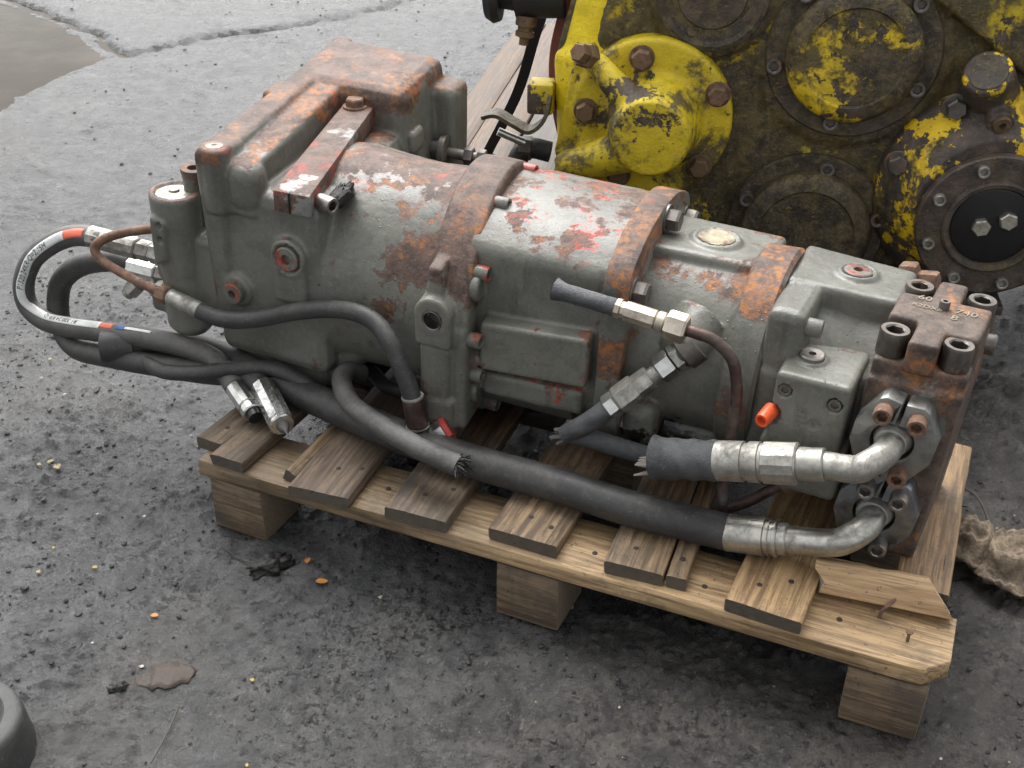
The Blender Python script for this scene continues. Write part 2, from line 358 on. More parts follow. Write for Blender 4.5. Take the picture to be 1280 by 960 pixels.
# bolt shapes, seat at z=0, head up +z (unit: real metres for a given head radius)
def cap_screw(r, h):
    g = G(); n = 24; b = g.bm
    def ring(rr, z, hexr=False):
        o = []
        for i in range(n):
            a = i * 2 * math.pi / n; q = rr
            if hexr: q = rr * math.cos(math.pi / 6) / math.cos(((a + math.pi / 6) % (math.pi / 3)) - math.pi / 6)
            o.append(b.verts.new((q * math.cos(a), q * math.sin(a), z)))
        return o
    L = [ring(r * .96, -.003), ring(r, 0), ring(r, h * .88), ring(r * .93, h), ring(r * .66, h), ring(r * .61, h * .95, True), ring(r * .59, h * .4, True)]
    for p, q in zip(L, L[1:]):
        for i in range(n): g.face([p[i], p[(i + 1) % n], q[(i + 1) % n], q[i]])
    g.face(L[0][::-1]); g.face(L[-1]); return g.mesh('cap_screw', 30)
def hex_bolt(r, h, washer=True):
    g = G()
    if washer: g.lathe((0, 0, -.002), (0, 0, 1), [(0, r * 1.25), (.0045, r * 1.25), (.005, r * 1.2)], 24)
    g.lathe((0, 0, .002), (0, 0, 1), [(0, r), (h * .8, r), (h, r * .86), (h, r * .0)], 6); return g.mesh('hex_bolt', 25)
def plug_mesh(r, h, hole=.4):
    g = G(); g.lathe((0, 0, -.004), (0, 0, 1), [(0, r), (h * .8 + .004, r), (h + .004, r * .9), (h + .004, r * hole), (h * .2, r * hole * .9), (h * .2, 0)], 28, closed=False); return g.mesh('plug', 30)

# ------------------------------------------------------------------ ground
def seg_d(p, a, b):
    ax, ay = b[0] - a[0], b[1] - a[1]; t = max(0, min(1, ((p[0] - a[0]) * ax + (p[1] - a[1]) * ay) / (ax * ax + ay * ay)))
    return math.hypot(p[0] - a[0] - ax * t, p[1] - a[1] - ay * t)
CRACK = [(-3.6, 2.95), (-2.9, 2.72), (-2.42, 2.48), (-2.13, 2.28), (-1.98, 2.62), (-1.86, 2.80), (-1.72, 3.05), (-1.62, 3.15), (-1.5, 3.6), (-1.2, 4.6)]
CRACK2 = [(.18, -.42), (.24, -.50), (.33, -.56), (.46, -.60)]
POOL = [(-2.02, 1.5), (-2.16, 2.27), (-2.5, 2.5), (-3.0, 2.76), (-4.5, 3.2), (-5, 1.0), (-3.0, .4), (-2.2, .9)]
def in_poly(x, y, P):
    c = False; j = len(P) - 1
    for i in range(len(P)):
        if (P[i][1] > y) != (P[j][1] > y) and x < (P[j][0] - P[i][0]) * (y - P[i][1]) / (P[j][1] - P[i][1]) + P[i][0]: c = not c
        j = i
    return c
def ground_z(x, y):
    p = V((x, y, 0))
    z = .006 * noise.fractal(p * 2.2, 1., 2., 3) + .0075 * noise.fractal(p * 9 + V((5, 1, 0)), .8, 2.1, 5)
    c = noise.fractal(p * 21 + V((2, 9, 3)), .7, 2.1, 4); c2 = noise.noise(p * 4 + V((1, 4, 2))); z += .013 * max(0, c - .10) * max(.25, min(1, .6 + c2)) + .0018 * c
    c3 = noise.fractal(p * 52 + V((8, 3, 1)), .6, 2.1, 2); z += .0125 * max(0, c3 - .12) * max(.15, min(1.2, .6 + 1.2 * c2))
    sm = max(0, min(1, (y - .25) / .6)) * max(0, min(1, (.3 - x) / .5)); z *= 1 - .3 * sm
    z = min(z, .016) - .008
    if x < -1 and y > .8:
        w = p + V((noise.noise(p * 5), noise.noise(p * 5 + V((7, 0, 0))), 0)) * .05
        d = min(seg_d(w, CRACK[i], CRACK[i + 1]) for i in range(len(CRACK) - 1))
        z -= .032 * math.exp(-(d / (.0115 + .006 * noise.noise(p * 12))) ** 2)
        dp = min(seg_d(w, POOL[i], POOL[(i + 1) % len(POOL)]) for i in range(len(POOL)))
        z += (-.045 if in_poly(w.x, w.y, POOL) else 0) * min(1, dp / .12)
        side = in_poly(w.x, w.y, [(-2.13, 2.28), (-1.98, 2.62), (-1.72, 3.05), (-1.5, 3.6), (-1.2, 4.6), (-6, 8), (-6, 3.2), (-2.9, 2.72)])
        if side: z += .012 * min(1, d / .05)
    if y < -.3 and x < .7:
        d = min(seg_d(p + V((noise.noise(p * 9), noise.noise(p * 9 + V((4, 0, 0))), 0)) * .02, CRACK2[i], CRACK2[i + 1]) for i in range(3)); z -= .008 * math.exp(-(d / .006) ** 2)
    return z
def axis(lo, hi, a, b, st, far):
    o = [a]; 
    while o[-1] < b: o.append(o[-1] + st)
    s = st; l = [a]
    while l[-1] > lo: s = min(s * 1.045, .03 if l[-1] > lo + far else 9); l.append(l[-1] - s)
    s = st
    while o[-1] < hi: s = min(s * 1.045, 9); o.append(o[-1] + s)
    return l[:0:-1] + o
XS = axis(-40, 40, -.75, 1.5, .0062, 36.4); YS = [-8, -4, -2, -1.2]
y = -.8
while y < .35: YS.append(y); y += .0062
while y < 4.6: YS.append(y); y += .012 if y < 1.2 else .02
s_ = .02
while y < 60: s_ *= 1.15; y += s_; YS.append(y)
nx, ny = len(XS), len(YS)
vs = [(x, y, ground_z(x, y)) for y in YS for x in XS]
fs = [(j * nx + i, j * nx + i + 1, (j + 1) * nx + i + 1, (j + 1) * nx + i) for j in range(ny - 1) for i in range(nx - 1)]
me = bpy.data.meshes.new('ground'); me.from_pydata(vs, [], fs); me.polygons.foreach_set('use_smooth', [True] * len(fs))
k = N('wet_dirty_asphalt'); co = k.co()
a = k.noise(co, 1.3, 8, .62, .3); b = k.noise(co, 14, 8, .7, .4); c_ = k.noise(co, 95, 7, .78)
ox = k.ma('ADD', k.ma('ADD', k.wpos(0), k.ma('MULTIPLY', k.wpos(1), -.30)), k.ma('MULTIPLY', k.ma('SUBTRACT', k.noise(co, 1.8, 7, .65), .5), 1.5))
oil = k.step(ox, .20, 1.15)                        # oil-soaked ground round the pallet, washed grey silt beyond
cr = k.noise(co, 60, 8, .80, .35); cr2 = k.noise(k.co((1, .55, 1), rot=(0, 0, .6)), 120, 6, .78, .3)
silt = k.mix(k.step(b, .34, .68), (.058, .060, .062), (.125, .126, .127)); silt = k.mix(k.ma('MULTIPLY', k.step(cr2, .54, .66), .65), silt, (.19, .187, .181)); silt = k.mix(k.ma('MULTIPLY', k.step(k.noise(k.co((.45, 1, 1), rot=(0, 0, -.5)), 40, 7, .75), .54, .62), .55), silt, (.07, .07, .07))
tar = k.mix(k.step(b, .35, .7), (.036, .034, .031), (.100, .092, .080)); tar = k.mix(k.ma('MULTIPLY', k.step(cr2, .54, .66), .6), tar, (.21, .19, .162))
col = k.mix(oil, silt, tar)
col = k.mix(k.ma('MULTIPLY', k.step(a, .54, .72), .4), col, (.115, .10, .080))
col = k.mix(k.ma('MULTIPLY', k.step(k.noise(co, 6, 9, .75, .8), .60, .72), .5), col, (.14, .125, .10))
dens = k.ma('ADD', k.lerp(k.step(k.noise(co, 3.5, 5, .6), .38, .62), -.04, .04), k.lerp(k.step(k.wpos(1), .1, 1.2), 0., -.02))
col = k.mix(k.step(k.ma('ADD', k.ma('MULTIPLY', cr, 1.), dens), .575, .600), col, (.013, .013, .013))
col = k.mix(k.ma('MULTIPLY', k.step(cr2, .40, .33, True), 1.), (.012, .012, .012), col)
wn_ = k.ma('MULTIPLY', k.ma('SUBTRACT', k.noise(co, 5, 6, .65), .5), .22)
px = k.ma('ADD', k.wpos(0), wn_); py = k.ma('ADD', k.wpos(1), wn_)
oil_shade = k.ma('MULTIPLY', k.ma('MULTIPLY', k.step(px, .10, .22), k.step(px, 1.10, 1.22, True)), k.ma('MULTIPLY', k.step(py, .04, .14), k.step(py, .85, 1.1, True)))
col = k.mix(k.ma('MULTIPLY', oil_shade, .93), col, (.008, .008, .008))   # oil leaked under the machine, plus painted shade that blackens the gaps
sp = k.step(k.voro(co, 75, 'F1', 0), .07, .12, True); sp = k.ma('MULTIPLY', sp, k.step(k.noise(co, 40, 2), .62, .65))
col = k.mix(sp, col, (.30, .28, .24))
wet = k.step(k.ma('ADD', k.ma('MULTIPLY', k.noise(co, 2.4, 6, .6), .55), k.ma('MULTIPLY', k.noise(co, 22, 6, .7), .45)), .40, .60)
rg = k.ma('ADD', k.lerp(wet, .48, .13), k.ma('MULTIPLY', k.step(c_, .5, .8), .2))
nb = k.bump(cr, .9, .012); nb = k.bump(c_, .8, .004, nb); nb = k.bump(k.noise(co, 36, 8, .75, .6), .9, .012, nb); nb = k.bump(k.noise(co, 270, 4, .7), .7, .003, nb)
k.b.inputs['Coat Weight'].default_value = .28; k.b.inputs['Coat Roughness'].default_value = .16; k.put(k.b.inputs['Coat Normal'], nb)
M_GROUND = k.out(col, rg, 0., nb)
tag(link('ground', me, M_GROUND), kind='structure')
k = N('muddy_puddle_water'); co = k.co(); nb = k.bump(k.noise(co, 14, 2, .4), .04, .02)
M_WATER = k.out(k.mix(k.step(k.noise(co, 3, 6), .4, .7), (.040, .033, .024), (.068, .058, .044)), .06, 0., nb, .02)
g = G(); g.prism([(x, y) for x, y in [(-1.9, 1.2), (-1.9, 2.1), (-2.1, 2.32), (-2.5, 2.6), (-3, 2.85), (-5, 3.4), (-5.4, .8), (-3, .2), (-2.1, .6)]], lambda p: V((p[0], p[1], -.035)), lambda p: V((p[0], p[1], -.017)))
tag(link('puddle_water', g.mesh('puddle_water'), M_WATER), kind='structure')

M_CLOD = flat('black_clod', (.014, .013, .012), .62, 0, .9); M_STONE = flat('pale_chip', (.32, .29, .24), .6)
def scatter(name, n, area, smin, smax, mat, seed, label, dens=lambda x, y: 1.):
    rd = random.Random(seed); g = G(); protos = []
    for _ in range(6):
        b = bmesh.new(); bmesh.ops.create_icosphere(b, subdivisions=1, radius=1)
        for v in b.verts: v.co *= rd.uniform(.6, 1.25)
        protos.append(([v.co.copy() for v in b.verts], [[v.index for v in f.verts] for f in b.faces])); b.free()
    vs, fs = [], []
    while n > 0:
        x, y = rd.uniform(area[0], area[1]), rd.uniform(area[2], area[3])
        if rd.random() > dens(x, y): continue
        n -= 1; s = smin + (smax - smin) * rd.random() ** 3; z = ground_z(x, y); pv, pf = rd.choice(protos); o = len(vs); ca, sa = math.cos(rd.random() * 6.3), math.sin(rd.random() * 6.3)
        for q in pv: vs.append((x + s * (q.x * ca - q.y * sa), y + s * 1.1 * (q.x * sa + q.y * ca), z + s * (.55 * q.z + .25)))
        fs += [[i + o for i in f] for f in pf]
    me = bpy.data.meshes.new(name); me.from_pydata(vs, [], fs); tag(link(name, me, mat), label, 'gravel', None, 'stuff')
def dn(x, y): return min(1., max(.08, .45 + .9 * noise.noise(V((x * 3, y * 3, 4)))))
scatter('dirt_clods', 8000, (-1.0, 1.4, -.75, .7), .0010, .0052, M_CLOD, 3, 'black crumbs of oily dirt strewn over the asphalt', dn)
scatter('dirt_clods', 600, (-3.2, -.2, .6, 3.6), .002, .008, M_CLOD, 5, 'scattered dark crumbs on the far wet asphalt', dn)
scatter('pale_grit', 200, (-1.0, 1.4, -.75, 1.2), .0012, .0042, M_STONE, 9, 'pale grit specks on the black ground')

def lump(name, loc, r, mat, label, cat, seed=0, amp=.45, sub=4):
    b = bmesh.new(); bmesh.ops.create_icosphere(b, subdivisions=sub, radius=1)
    for v in b.verts:
        f = 1 + amp * noise.fractal(v.co * 1.7 + V((seed, 0, 0)), .8, 2.2, 4); f *= 1 + .25 * noise.fractal(v.co * 5 + V((0, seed, 0)), .6, 2.2, 3); v.co = V((v.co.x * r[0] * f, v.co.y * r[1] * f, max(v.co.z, -.35) * r[2] * f + r[2] * .3))
    for f in b.faces: f.smooth = True
    me = bpy.data.meshes.new(name); b.to_mesh(me); b.free(); o = link(name, me, mat); o.location = (loc[0], loc[1], ground_z(*loc)); o.rotation_euler.z = seed
    return tag(o, label, cat)
lump('dirt_clod', (.165, -.055), (.035, .018, .017), M_CLOD, 'large black clod of dirt in front of the pallet end block', 'clod', 1.)
lump('dirt_clod', (.52, -.36), (.013, .012, .008), M_CLOD, 'round dark clod before the middle pallet block', 'clod', 2.)
lump('dirt_clod', (.40, -.47), (.013, .010, .008), M_CLOD, 'small lumpy clod by the curved crack in the asphalt', 'clod', 3.)
lump('dirt_clod', (.105, -.36), (.012, .010, .008), M_CLOD, 'small black clod beside the trodden brown leaf', 'clod', 4.)

# leaves
def leaf_mesh(L, Wd, curl, n=8):
    vs, fs = [], []
    for i in range(n + 1):
        t = i / n; w = Wd * math.sin(math.pi * min(1, t * .96 + .03)) ** .8 * (1 + .12 * math.sin(t * 19))
        for j in range(-2, 3): vs.append((L * (t - .5), w * j / 4, .002 + curl * (abs(j) / 2) ** 2 * L * .3 + .15 * curl * L * math.sin(t * 5)))
    for i in range(n):
        for j in range(4): a = i * 5 + j; fs.append((a, a + 5, a + 6, a + 1))
    me = bpy.data.meshes.new('leaf'); me.from_pydata(vs, [], fs); me.polygons.foreach_set('use_smooth', [True] * len(fs)); return me
def leaf(loc, L, Wd, curl, rz, mat, label, grp=None):
    if L > .05:                                   # trodden flat: follows the ground
        me = leaf_mesh(L, Wd, 0., 22); ca, sa = math.cos(rz), math.sin(rz)
        for v in me.vertices:
            x, y = v.co.x + .006 * noise.noise(v.co * 60), v.co.y + .007 * noise.noise(v.co * 70 + V((3, 0, 0))); X, Y_ = x * ca - y * sa, x * sa + y * ca
            v.co = (X, Y_, ground_z(loc[0] + X, loc[1] + Y_) + .0015 + .0025 * noise.noise(v.co * 45))
        o = link('fallen_leaf', me, mat); o.location = (loc[0], loc[1], 0); m = o.modifiers.new('thickness', 'SOLIDIFY'); m.thickness = .0008
        return tag(o, label, 'leaf', grp)
    o = link('fallen_leaf', leaf_mesh(L, Wd, curl), mat); o.location = (loc[0], loc[1], ground_z(*loc) + .003); o.rotation_euler = (random.uniform(-.1, .1), random.uniform(-.1, .1), rz)
    m = o.modifiers.new('thickness', 'SOLIDIFY'); m.thickness = .0008
    return tag(o, label, 'leaf', grp)
M_YL = flat('yellow_leaf', (.28, .21, .06), .6); M_OL = flat('orange_leaf', (.42, .17, .035), .55); M_BL = flat('brown_leaf', (.050, .036, .027), .7, 0, .9); M_PL = flat('pale_leaf', (.24, .20, .11), .65)
leaf((.152, -.312), .085, .055, .02, -2.6, M_BL, 'large flat trodden brown leaf pressed into the wet ground')
for (x, y), L, m, lb in [((.215, -.02), .016, M_OL, 'orange leaf scrap beside the large clod at the pallet end'), ((.26, -.05), .02, M_OL, 'long rust brown leaf sliver by the dark shade under the pallet'),
        ((.06, -.22), .013, M_OL, 'orange brown leaf scrap on grey mud near the flat brown leaf')]: leaf((x, y), L, L * .6, .3, random.random() * 6, m, lb)
rl = random.Random(21)
for i in range(11):
    x, y = rl.uniform(-.45, 1.15), rl.uniform(-.5, -.08); L = rl.uniform(.006, .011)
    leaf((x, y), L, L * .7, .35, rl.random() * 6, M_YL if i % 3 else M_PL, 'tiny yellow leaf scrap lying on the bare asphalt', 'tiny leaf scraps on the ground')
for i, (x, y) in enumerate([(-.40, .02), (-.385, .035), (-.36, .025), (-.62, .26), (-.64, .12), (-.56, .5), (-.66, .33), (-.3, 1.9), (-.31, 1.95), (-1.0, 1.2)]):
    L = .010 + .005 * (i % 3); leaf((x, y), L, L * .7, .3, i * 1.3, M_PL, 'pale yellow leaf scrap on the wet grey ground beside the machine', 'pale leaf scraps left of the machine')
def twig(pts, r, label):
    g = G(); g.tube(spline(pts, 6), r, 6); o = link('twig', g.mesh('twig'), flat('twig_bark', (.05, .038, .03), .7)); tag(o, label, 'twig')
twig([(1.19, .60, .03), (1.215, .57, .035), (1.235, .54, .02), (1.24, .52, .004)], .0022, 'thin dark curved twig beside the dried bark piece')
twig([(.06, -.045, .004), (.11, -.06, .005), (.155, -.062, .006)], .0012, 'thin straw stem pointing at the large clod')
twig([(.215, -.36, .003), (.23, -.40, .005), (.243, -.455, .003)], .0014, 'thin bent stalk on the ground beside the brown leaf')

# bark / bracket fungus at the right
k = N('dry_bark'); co = k.co(); wv = k.noise(k.co((1, 1, 1)), 30, 7, .7, .6)
ln = k.n('ShaderNodeVectorMath', operation='LENGTH'); k.put(ln.inputs[0], k.co((1, .82, .2))); bd = k.ma('SINE', k.ma('ADD', k.ma('MULTIPLY', ln.outputs['Value'], 420.), k.ma('MULTIPLY', k.noise(co, 18, 4), 9.)))
bc = k.mix(k.step(wv, .3, .7), (.075, .055, .04), (.27, .205, .14)); bc = k.mix(k.ma('MULTIPLY', k.step(bd, -.2, .9), .45), bc, (.36, .29, .21)); bc = k.mix(k.ma('MULTIPLY', k.step(k.noise(co, 110, 5, .75), .56, .64), .6), bc, (.035, .027, .02))
M_BARK = k.out(bc, .8, 0., k.bump(bd, .5, .004, k.bump(k.noise(co, 70, 6, .75), .9, .008)))
def shell(cx, cy, rx, ry, h, a0, a1, seed, rz):
    vs, fs = [], []; nr, na = 26, 44
    for i in range(nr + 1):
        t = i / nr
        for j in range(na + 1):
            a = a0 + (a1 - a0) * j / na; e = 1 + .10 * noise.noise(V((a * 2.5, seed, 0))) + .05 * noise.noise(V((a * 9, seed, 2)))
            rr = t * e; zz = h * (1 - t ** 2.2) + .010 * math.sin(t * 14 + .6 * math.sin(a * 3)) * t + .012 * noise.fractal(V((rr * math.cos(a) * 3, rr * math.sin(a) * 3, seed)), .9, 2, 4)
            vs.append((rx * rr * math.cos(a), ry * rr * math.sin(a), zz + .012 - .01 * t))
    for i in range(nr):
        for j in range(na): q = i * (na + 1) + j; fs.append((q, q + na + 1, q + na + 2, q + 1))
    me = bpy.data.meshes.new('shell'); me.from_pydata(vs, [], fs); me.polygons.foreach_set('use_smooth', [True] * len(fs)); return me
bk = bpy.data.objects.new('bark_piece', None); COL.objects.link(bk); bk.location = (1.262, .43, .012)
tag(bk, 'dry pale brown layered bark piece lying beside the pallet corner', 'bark')
for nm, me, lx in (('bark_lobe', shell(0, 0, .062, .075, .055, 0, 6.2832, 3., 0), (.018, -.008, 0)), ('bark_lobe', shell(0, 0, .055, .060, .04, 0, 6.2832, 8., 0), (-.045, .018, .004))):
    o = link(nm, me, M_BARK, bk); o.location = lx; m = o.modifiers.new('thickness', 'SOLIDIFY'); m.thickness = .009; m.offset = -1

# black rubber cap at the lower left
M_RUB0 = rubber('worn_rubber_cap', (.026, .026, .026), .55, .6, .3)
rb = bpy.data.objects.new('rubber_buffer', None); COL.objects.link(rb); rb.location = (-.005, -.555, -.004); rb.rotation_euler = (R(-4), R(5), .4)
tag(rb, 'round black rubber buffer standing on wet asphalt, pale worn rim', 'buffer')
g = G(); g.lathe((0, 0, 0), (0, 0, 1), [(0, .10), (.004, .104), (.055, .094), (.068, .089)], 64, closed=False); g.lathe((0, 0, .0), (0, 0, 1), [(.0, .10), (0, 0)], 64, closed=False)
link('wall', g.mesh('wall', 50), M_RUB0, rb)
g = G(); g.lathe((0, 0, 0), (0, 0, 1), [(.064, .0905), (.072, .0885), (.076, .082), (.0755, .068), (.066, .062)], 64, closed=False); link('rim', g.mesh('rim', 50), rubber('pale_worn_rim', (.035, .036, .037), .8, .6, .3, (.085, .085, .083)), rb)
g = G(); g.lathe((0, 0, .05), (0, 0, 1), [(0, .063), (.014, .063), (.02, .055), (.024, .03), (.022, 0)], 48, closed=False); g.map(lambda c: c + V((0, 0, .004 * noise.fractal(c * 60, .9, 2, 4))))
link('core', g.mesh('core', 60), rubber('core_rubber', (.02, .02, .021), .35, .55, .5), rb)

# ------------------------------------------------------------------ pallets
W_LIGHT = wood('pale_pine', (.47, .315, .160), (.19, .115, .055), .46, .0)
W_MID = wood('weathered_pine', (.33, .228, .130), (.10, .067, .040), .62, .95, (.13, .34))
W_OILY = wood('oil_soaked_pine', (.20, .145, .10), (.075, .05, .034), .62, .97, (.10, .26))
W_BLOCK = wood('dirty_block_wood', (.235, .165, .10), (.085, .058, .036), .64, 0, endc=(.20, .155, .11))
W_SIDE = wood('long_board_pine', (.50, .345, .182), (.19, .122, .064), .48, 0, mud=(.15, .8))
W_FRESH = wood('fresh_broken_pine', (.52, .36, .20), (.33, .21, .11), .15, 0, endc=(.50, .44, .33))
def plank_mesh(L, Wd, T, seed=0, rag=0., rag0=0., cham=0., nseg=14, bow=.0, slant=0.):
    """board along +x with worn edges; ends can be ragged"""
    g = G(); b = g.bm; prof = []; e = .0022
    w2 = Wd / 2
    prof = [(-w2 + e, 0), (w2 - e, 0), (w2, e), (w2, T - e), (w2 - e, T), (w2 * .4, T + .0004), (-w2 * .3, T - .0003), (-w2 + e, T), (-w2, T - e), (-w2, e)]
    rings = []; rd = random.Random(seed)
    for i in range(nseg + 1):
        t = i / nseg; ring = []
        for (yy, zz) in prof:
            x = t * L; q = V((x * 3 + seed * 7.3, yy * 18, zz * 20))
            if i == nseg: x += rag * (noise.noise(q * 2.3) * .8 - .2) + (-cham if abs(yy) > w2 * .9 and cham else 0)
            if slant: x -= t * slant * (yy / Wd + .5)
            if i == 0: x += rag0 * noise.noise(q * 2.7 + V((3, 0, 0)))
            n1 = noise.noise(q) * .0016; n2 = noise.noise(q + V((0, 5, 9))) * .0012
            edge = 1 if abs(yy) > w2 * .8 else .3
            ring.append(b.verts.new((x, yy + n1 * edge - (noise.noise(q * 3) > .35) * .0015 * edge * math.copysign(1, yy), zz + n2 * edge + bow * math.sin(math.pi * t))))
        rings.append(ring)
    m = len(prof)
    for p, q in zip(rings, rings[1:]):
        for i in range(m): g.face([p[i], p[(i + 1) % m], q[(i + 1) % m], q[i]])
    g.face(rings[0][::-1]); g.face(rings[-1]); return g.mesh('plank', 50)
BT, BH = .1349, .0311          # long-board top height and thickness
pal = bpy.data.objects.new('pallet', None); COL.objects.link(pal); pal.location = (0, 0, 0)
tag(pal, 'weathered wooden pallet with broken boards carrying the grey machine', 'pallet')
def board(name, x, y, z, ang, me, mat, par=pal, rx=0., ry=0.):
    o = link(name, me, mat, par); o.location = (x, y, z); o.rotation_euler = (rx, ry, ang); return o
# lengthwise boards
def long_board(y0, w, mat, cham):
    L = 1.2 if cham else 1.15; pts = [(0, 0), (L - (.032 if cham else 0), 0), (L, .028 if cham else 0), (L, w), (0, w)]; g = G()
    def prof(p, z): return V((p[0], p[1] - w / 2, z))
    n = 40; b = g.bm; T = BH
    rows = []
    for i in range(n + 1):
        x = L * i / n; y0c = 0.
        if cham and x > L - .032: y0c = (x - (L - .032)) * .028 / .032
        e = .0025; r_ = []
        for yy, zz in ((y0c, e), (y0c + e, 0), (w - e, 0), (w, e), (w, T - e), (w - e, T), (w * .5, T), (y0c + e, T), (y0c, T - e)):
            q = V((x * 4, yy * 20, zz * 18 + y0)); c2 = .004 * max(0, noise.noise(q * 1.3 + V((2, 2, 2))) - .25) if yy < w * .3 else 0
            r_.append(b.verts.new((x, yy - w / 2 + noise.noise(q) * .0018 + c2, zz + noise.noise(q + V((9, 1, 4))) * .0014)))
        rows.append(r_)
    for p, q in zip(rows, rows[1:]):
        for i in range(9): g.face([p[i], p[(i + 1) % 9], q[(i + 1) % 9], q[i]])
    g.face(rows[0][::-1]); g.face(rows[-1]); me = g.mesh('long_board', 45)
    return board('long_board', 0, y0 + w / 2, BT - BH, 0, me, mat)
long_board(0, .118, W_SIDE, True); W_BLACK = wood('oil_shade_board', (.030, .022, .016), (.010, .008, .006), .6, 0)  # oily boards under the machine, near-black colour also paints shade into the gaps
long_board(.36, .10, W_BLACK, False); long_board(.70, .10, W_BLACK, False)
for x in (.0137, .5457, 1.0742):
    for y in (.002, .355, .70):
        g = G(); g.box((-.0535, -.05, 0), (.0535, .05, BT - BH - .001), .004); 
        for v in g.bm.verts: v.co += V((noise.noise(v.co * 30 + V((x, y, 0))), noise.noise(v.co * 30 + V((x, 7, y))), 0)) * .003
        o = link('pallet_block', g.mesh('pallet_block'), W_BLOCK, pal); o.location = (x + .0535 - (.04 if y > .1 and x > 1 else 0), y + .05, -.002); o.rotation_euler.z = random.uniform(-.03, .03)
# crosswise top boards: (x left front, width, y start, skew angle deg, material, tilt)
def cross(x, w, y, L, sk, mat, T=.022, rag=0., seed=0, dz=0., rx=0.):
    return board('top_board', x + w / 2, y, BT + .0005 + dz, R(90 + sk), plank_mesh(L, w, T, seed, rag, .002), mat, pal, rx)
W_MIDR = wood('right_end_pine', (.36, .235, .125), (.13, .08, .042), .55, 0)
W_MIDL = wood('dark_weathered_pine', (.215, .152, .095), (.066, .046, .030), .70, .95, (.13, .34))
cross(-.022, .052, .030, .78, -2, W_MIDL, seed=1); cross(.030, .064, -.002, .80, -1.5, W_MIDL, seed=2, dz=.001)
cross(.195, .105, -.018, .82, 4.5, W_OILY, seed=3); cross(.362, .105, -.006, .80, 3, W_MIDL, seed=4)
cross(.531, .110, .010, .79, 0, W_MID, seed=5); cross(.716, .088, .012, .79, 3.5, W_MID, seed=6); cross(.808, .030, .018, .78, 4.5, W_MID, seed=7, dz=-.001)
cross(.898, .108, .000, .80, -2.5, W_LIGHT, seed=8); cross(1.108, .076, .135, .40, 0, W_MIDR, seed=9, rag=.01)
o = cross(.158, .022, .012, .20, 1, W_MID, .02, .01, 12); o.rotation_euler.x = .5
# nails
M_NAIL = metal('rusty_nail', (.25, .17, .12), .6, .2, .8)
def nail(pts, r, head=True, label=None):
    g = G(); P = spline(pts, 6); g.tube(P, r, 8)
    if head: d = (P[-1] - P[-2]).normalized(); g.lathe(P[-1], d, [(-.0005, r * 2.3), (.0014, r * 2.5), (.002, r * 2.1)], 14)
    link('nail', g.mesh('nail'), M_NAIL, pal)
nail([(1.142, .045, BT - .004), (1.142, .045, BT + .017)], .0022)
nail([(1.100, .078, BT - .004), (1.102, .076, BT + .014), (1.112, .088, BT + .024), (1.122, .108, BT + .030)], .0026, False)
nail([(1.118, .115, BT - .004), (1.124, .109, BT + .012)], .0018, False)
M_DNAIL = flat('dark_nail', (.03, .024, .02), .7)
def nail_head(x, y, z):
    g = G(); g.lathe((x, y, z - .001), (0, 0, 1), [(0, .0042), (.0016, .0042), (.002, .003)], 12); link('nail_head', g.mesh('nail_head'), M_DNAIL, pal)
for x, y in ((.01, .075), (.062, .06), (.245, .05), (.28, .065), (.405, .045), (.44, .075), (.58, .06), (.617, .05), (.75, .055), (.82, .06), (.935, .05), (.975, .075)): nail_head(x, y, BT + .0225)
for x, y in ((.33, .06), (.86, .04), (1.05, .05), (.69, .045)): nail_head(x, y, BT + .0005)
# broken end of the last board, lying loose across the corner
g = plank_mesh(.186, .048, .030, 31, .006, .014, nseg=10, slant=.036)
o = link('broken_board', g, W_FRESH); o.location = (1.006, .112, BT + .022); o.rotation_euler = (R(60), R(0), R(6))
tag(o, 'short broken pale pine board lying askew on the pallet corner', 'board')
# splinters of wood under the hoses
g = G()
for i in range(26):
    t = i / 25; p = V((.02 + .20 * t, .235 - .06 * t, .172 + .004 * random.random())); a = random.uniform(-.5, .3); L = random.uniform(.015, .045)
    g.tube([p, p + V((math.cos(a), math.sin(a), .25)) * L * .5, p + V((math.cos(a), math.sin(a), .1)) * L], .0012, 4)
tag(link('wood_splinters', g.mesh('splinter'), W_FRESH, pal), kind='stuff')

# second pallet under the yellow gearbox (aligned with it: 13 degrees)
YA = R(13); ya = V((math.cos(YA), math.sin(YA), 0)); yo = V((-math.sin(YA), math.cos(YA), 0))
YQ = V((.773, 1.1, 0))
pal2 = bpy.data.objects.new('pallet', None); COL.objects.link(pal2); pal2.location = YQ + ya * -.62 + yo * -.02; pal2.rotation_euler.z = YA
tag(pal2, 'grey brown timber pallet under the yellow gearbox, bound with black strap', 'pallet')
W_OLD = wood('old_grey_timber', (.155, .098, .058), (.06, .04, .026), .5, 0)
W_OLD2 = wood('grimy_timber', (.10, .085, .07), (.045, .038, .032), .55, 0)
for i, (x, w, m) in enumerate(((-.315, .10, W_OLD), (-.20, .125, W_OLD), (-.062, .13, W_OLD2), (.085, .125, W_OLD2), (.24, .12, W_OLD2), (.42, .12, W_OLD2), (.6, .12, W_OLD2), (.78, .12, W_OLD2), (.96, .12, W_OLD2))):
    o = link('top_board', plank_mesh(2.1, w, .024, 40 + i, .01), m, pal2); o.location = (x, -.02, .116); o.rotation_euler.z = R(90)
for yy in (.0, .9, 1.9):
    g = G(); g.box((0, 0, 0), (1.42, .1, .022), .003); o = link('cross_board', g.mesh('cross_board'), W_OLD2, pal2); o.location = (-.36, yy, .094)
    for x in (-.355, .3, .93):
        g = G(); g.box((0, 0, 0), (.12, .1, .094), .004); o = link('pallet_block', g.mesh('pallet_block'), W_BLOCK, pal2); o.location = (x, yy, 0)

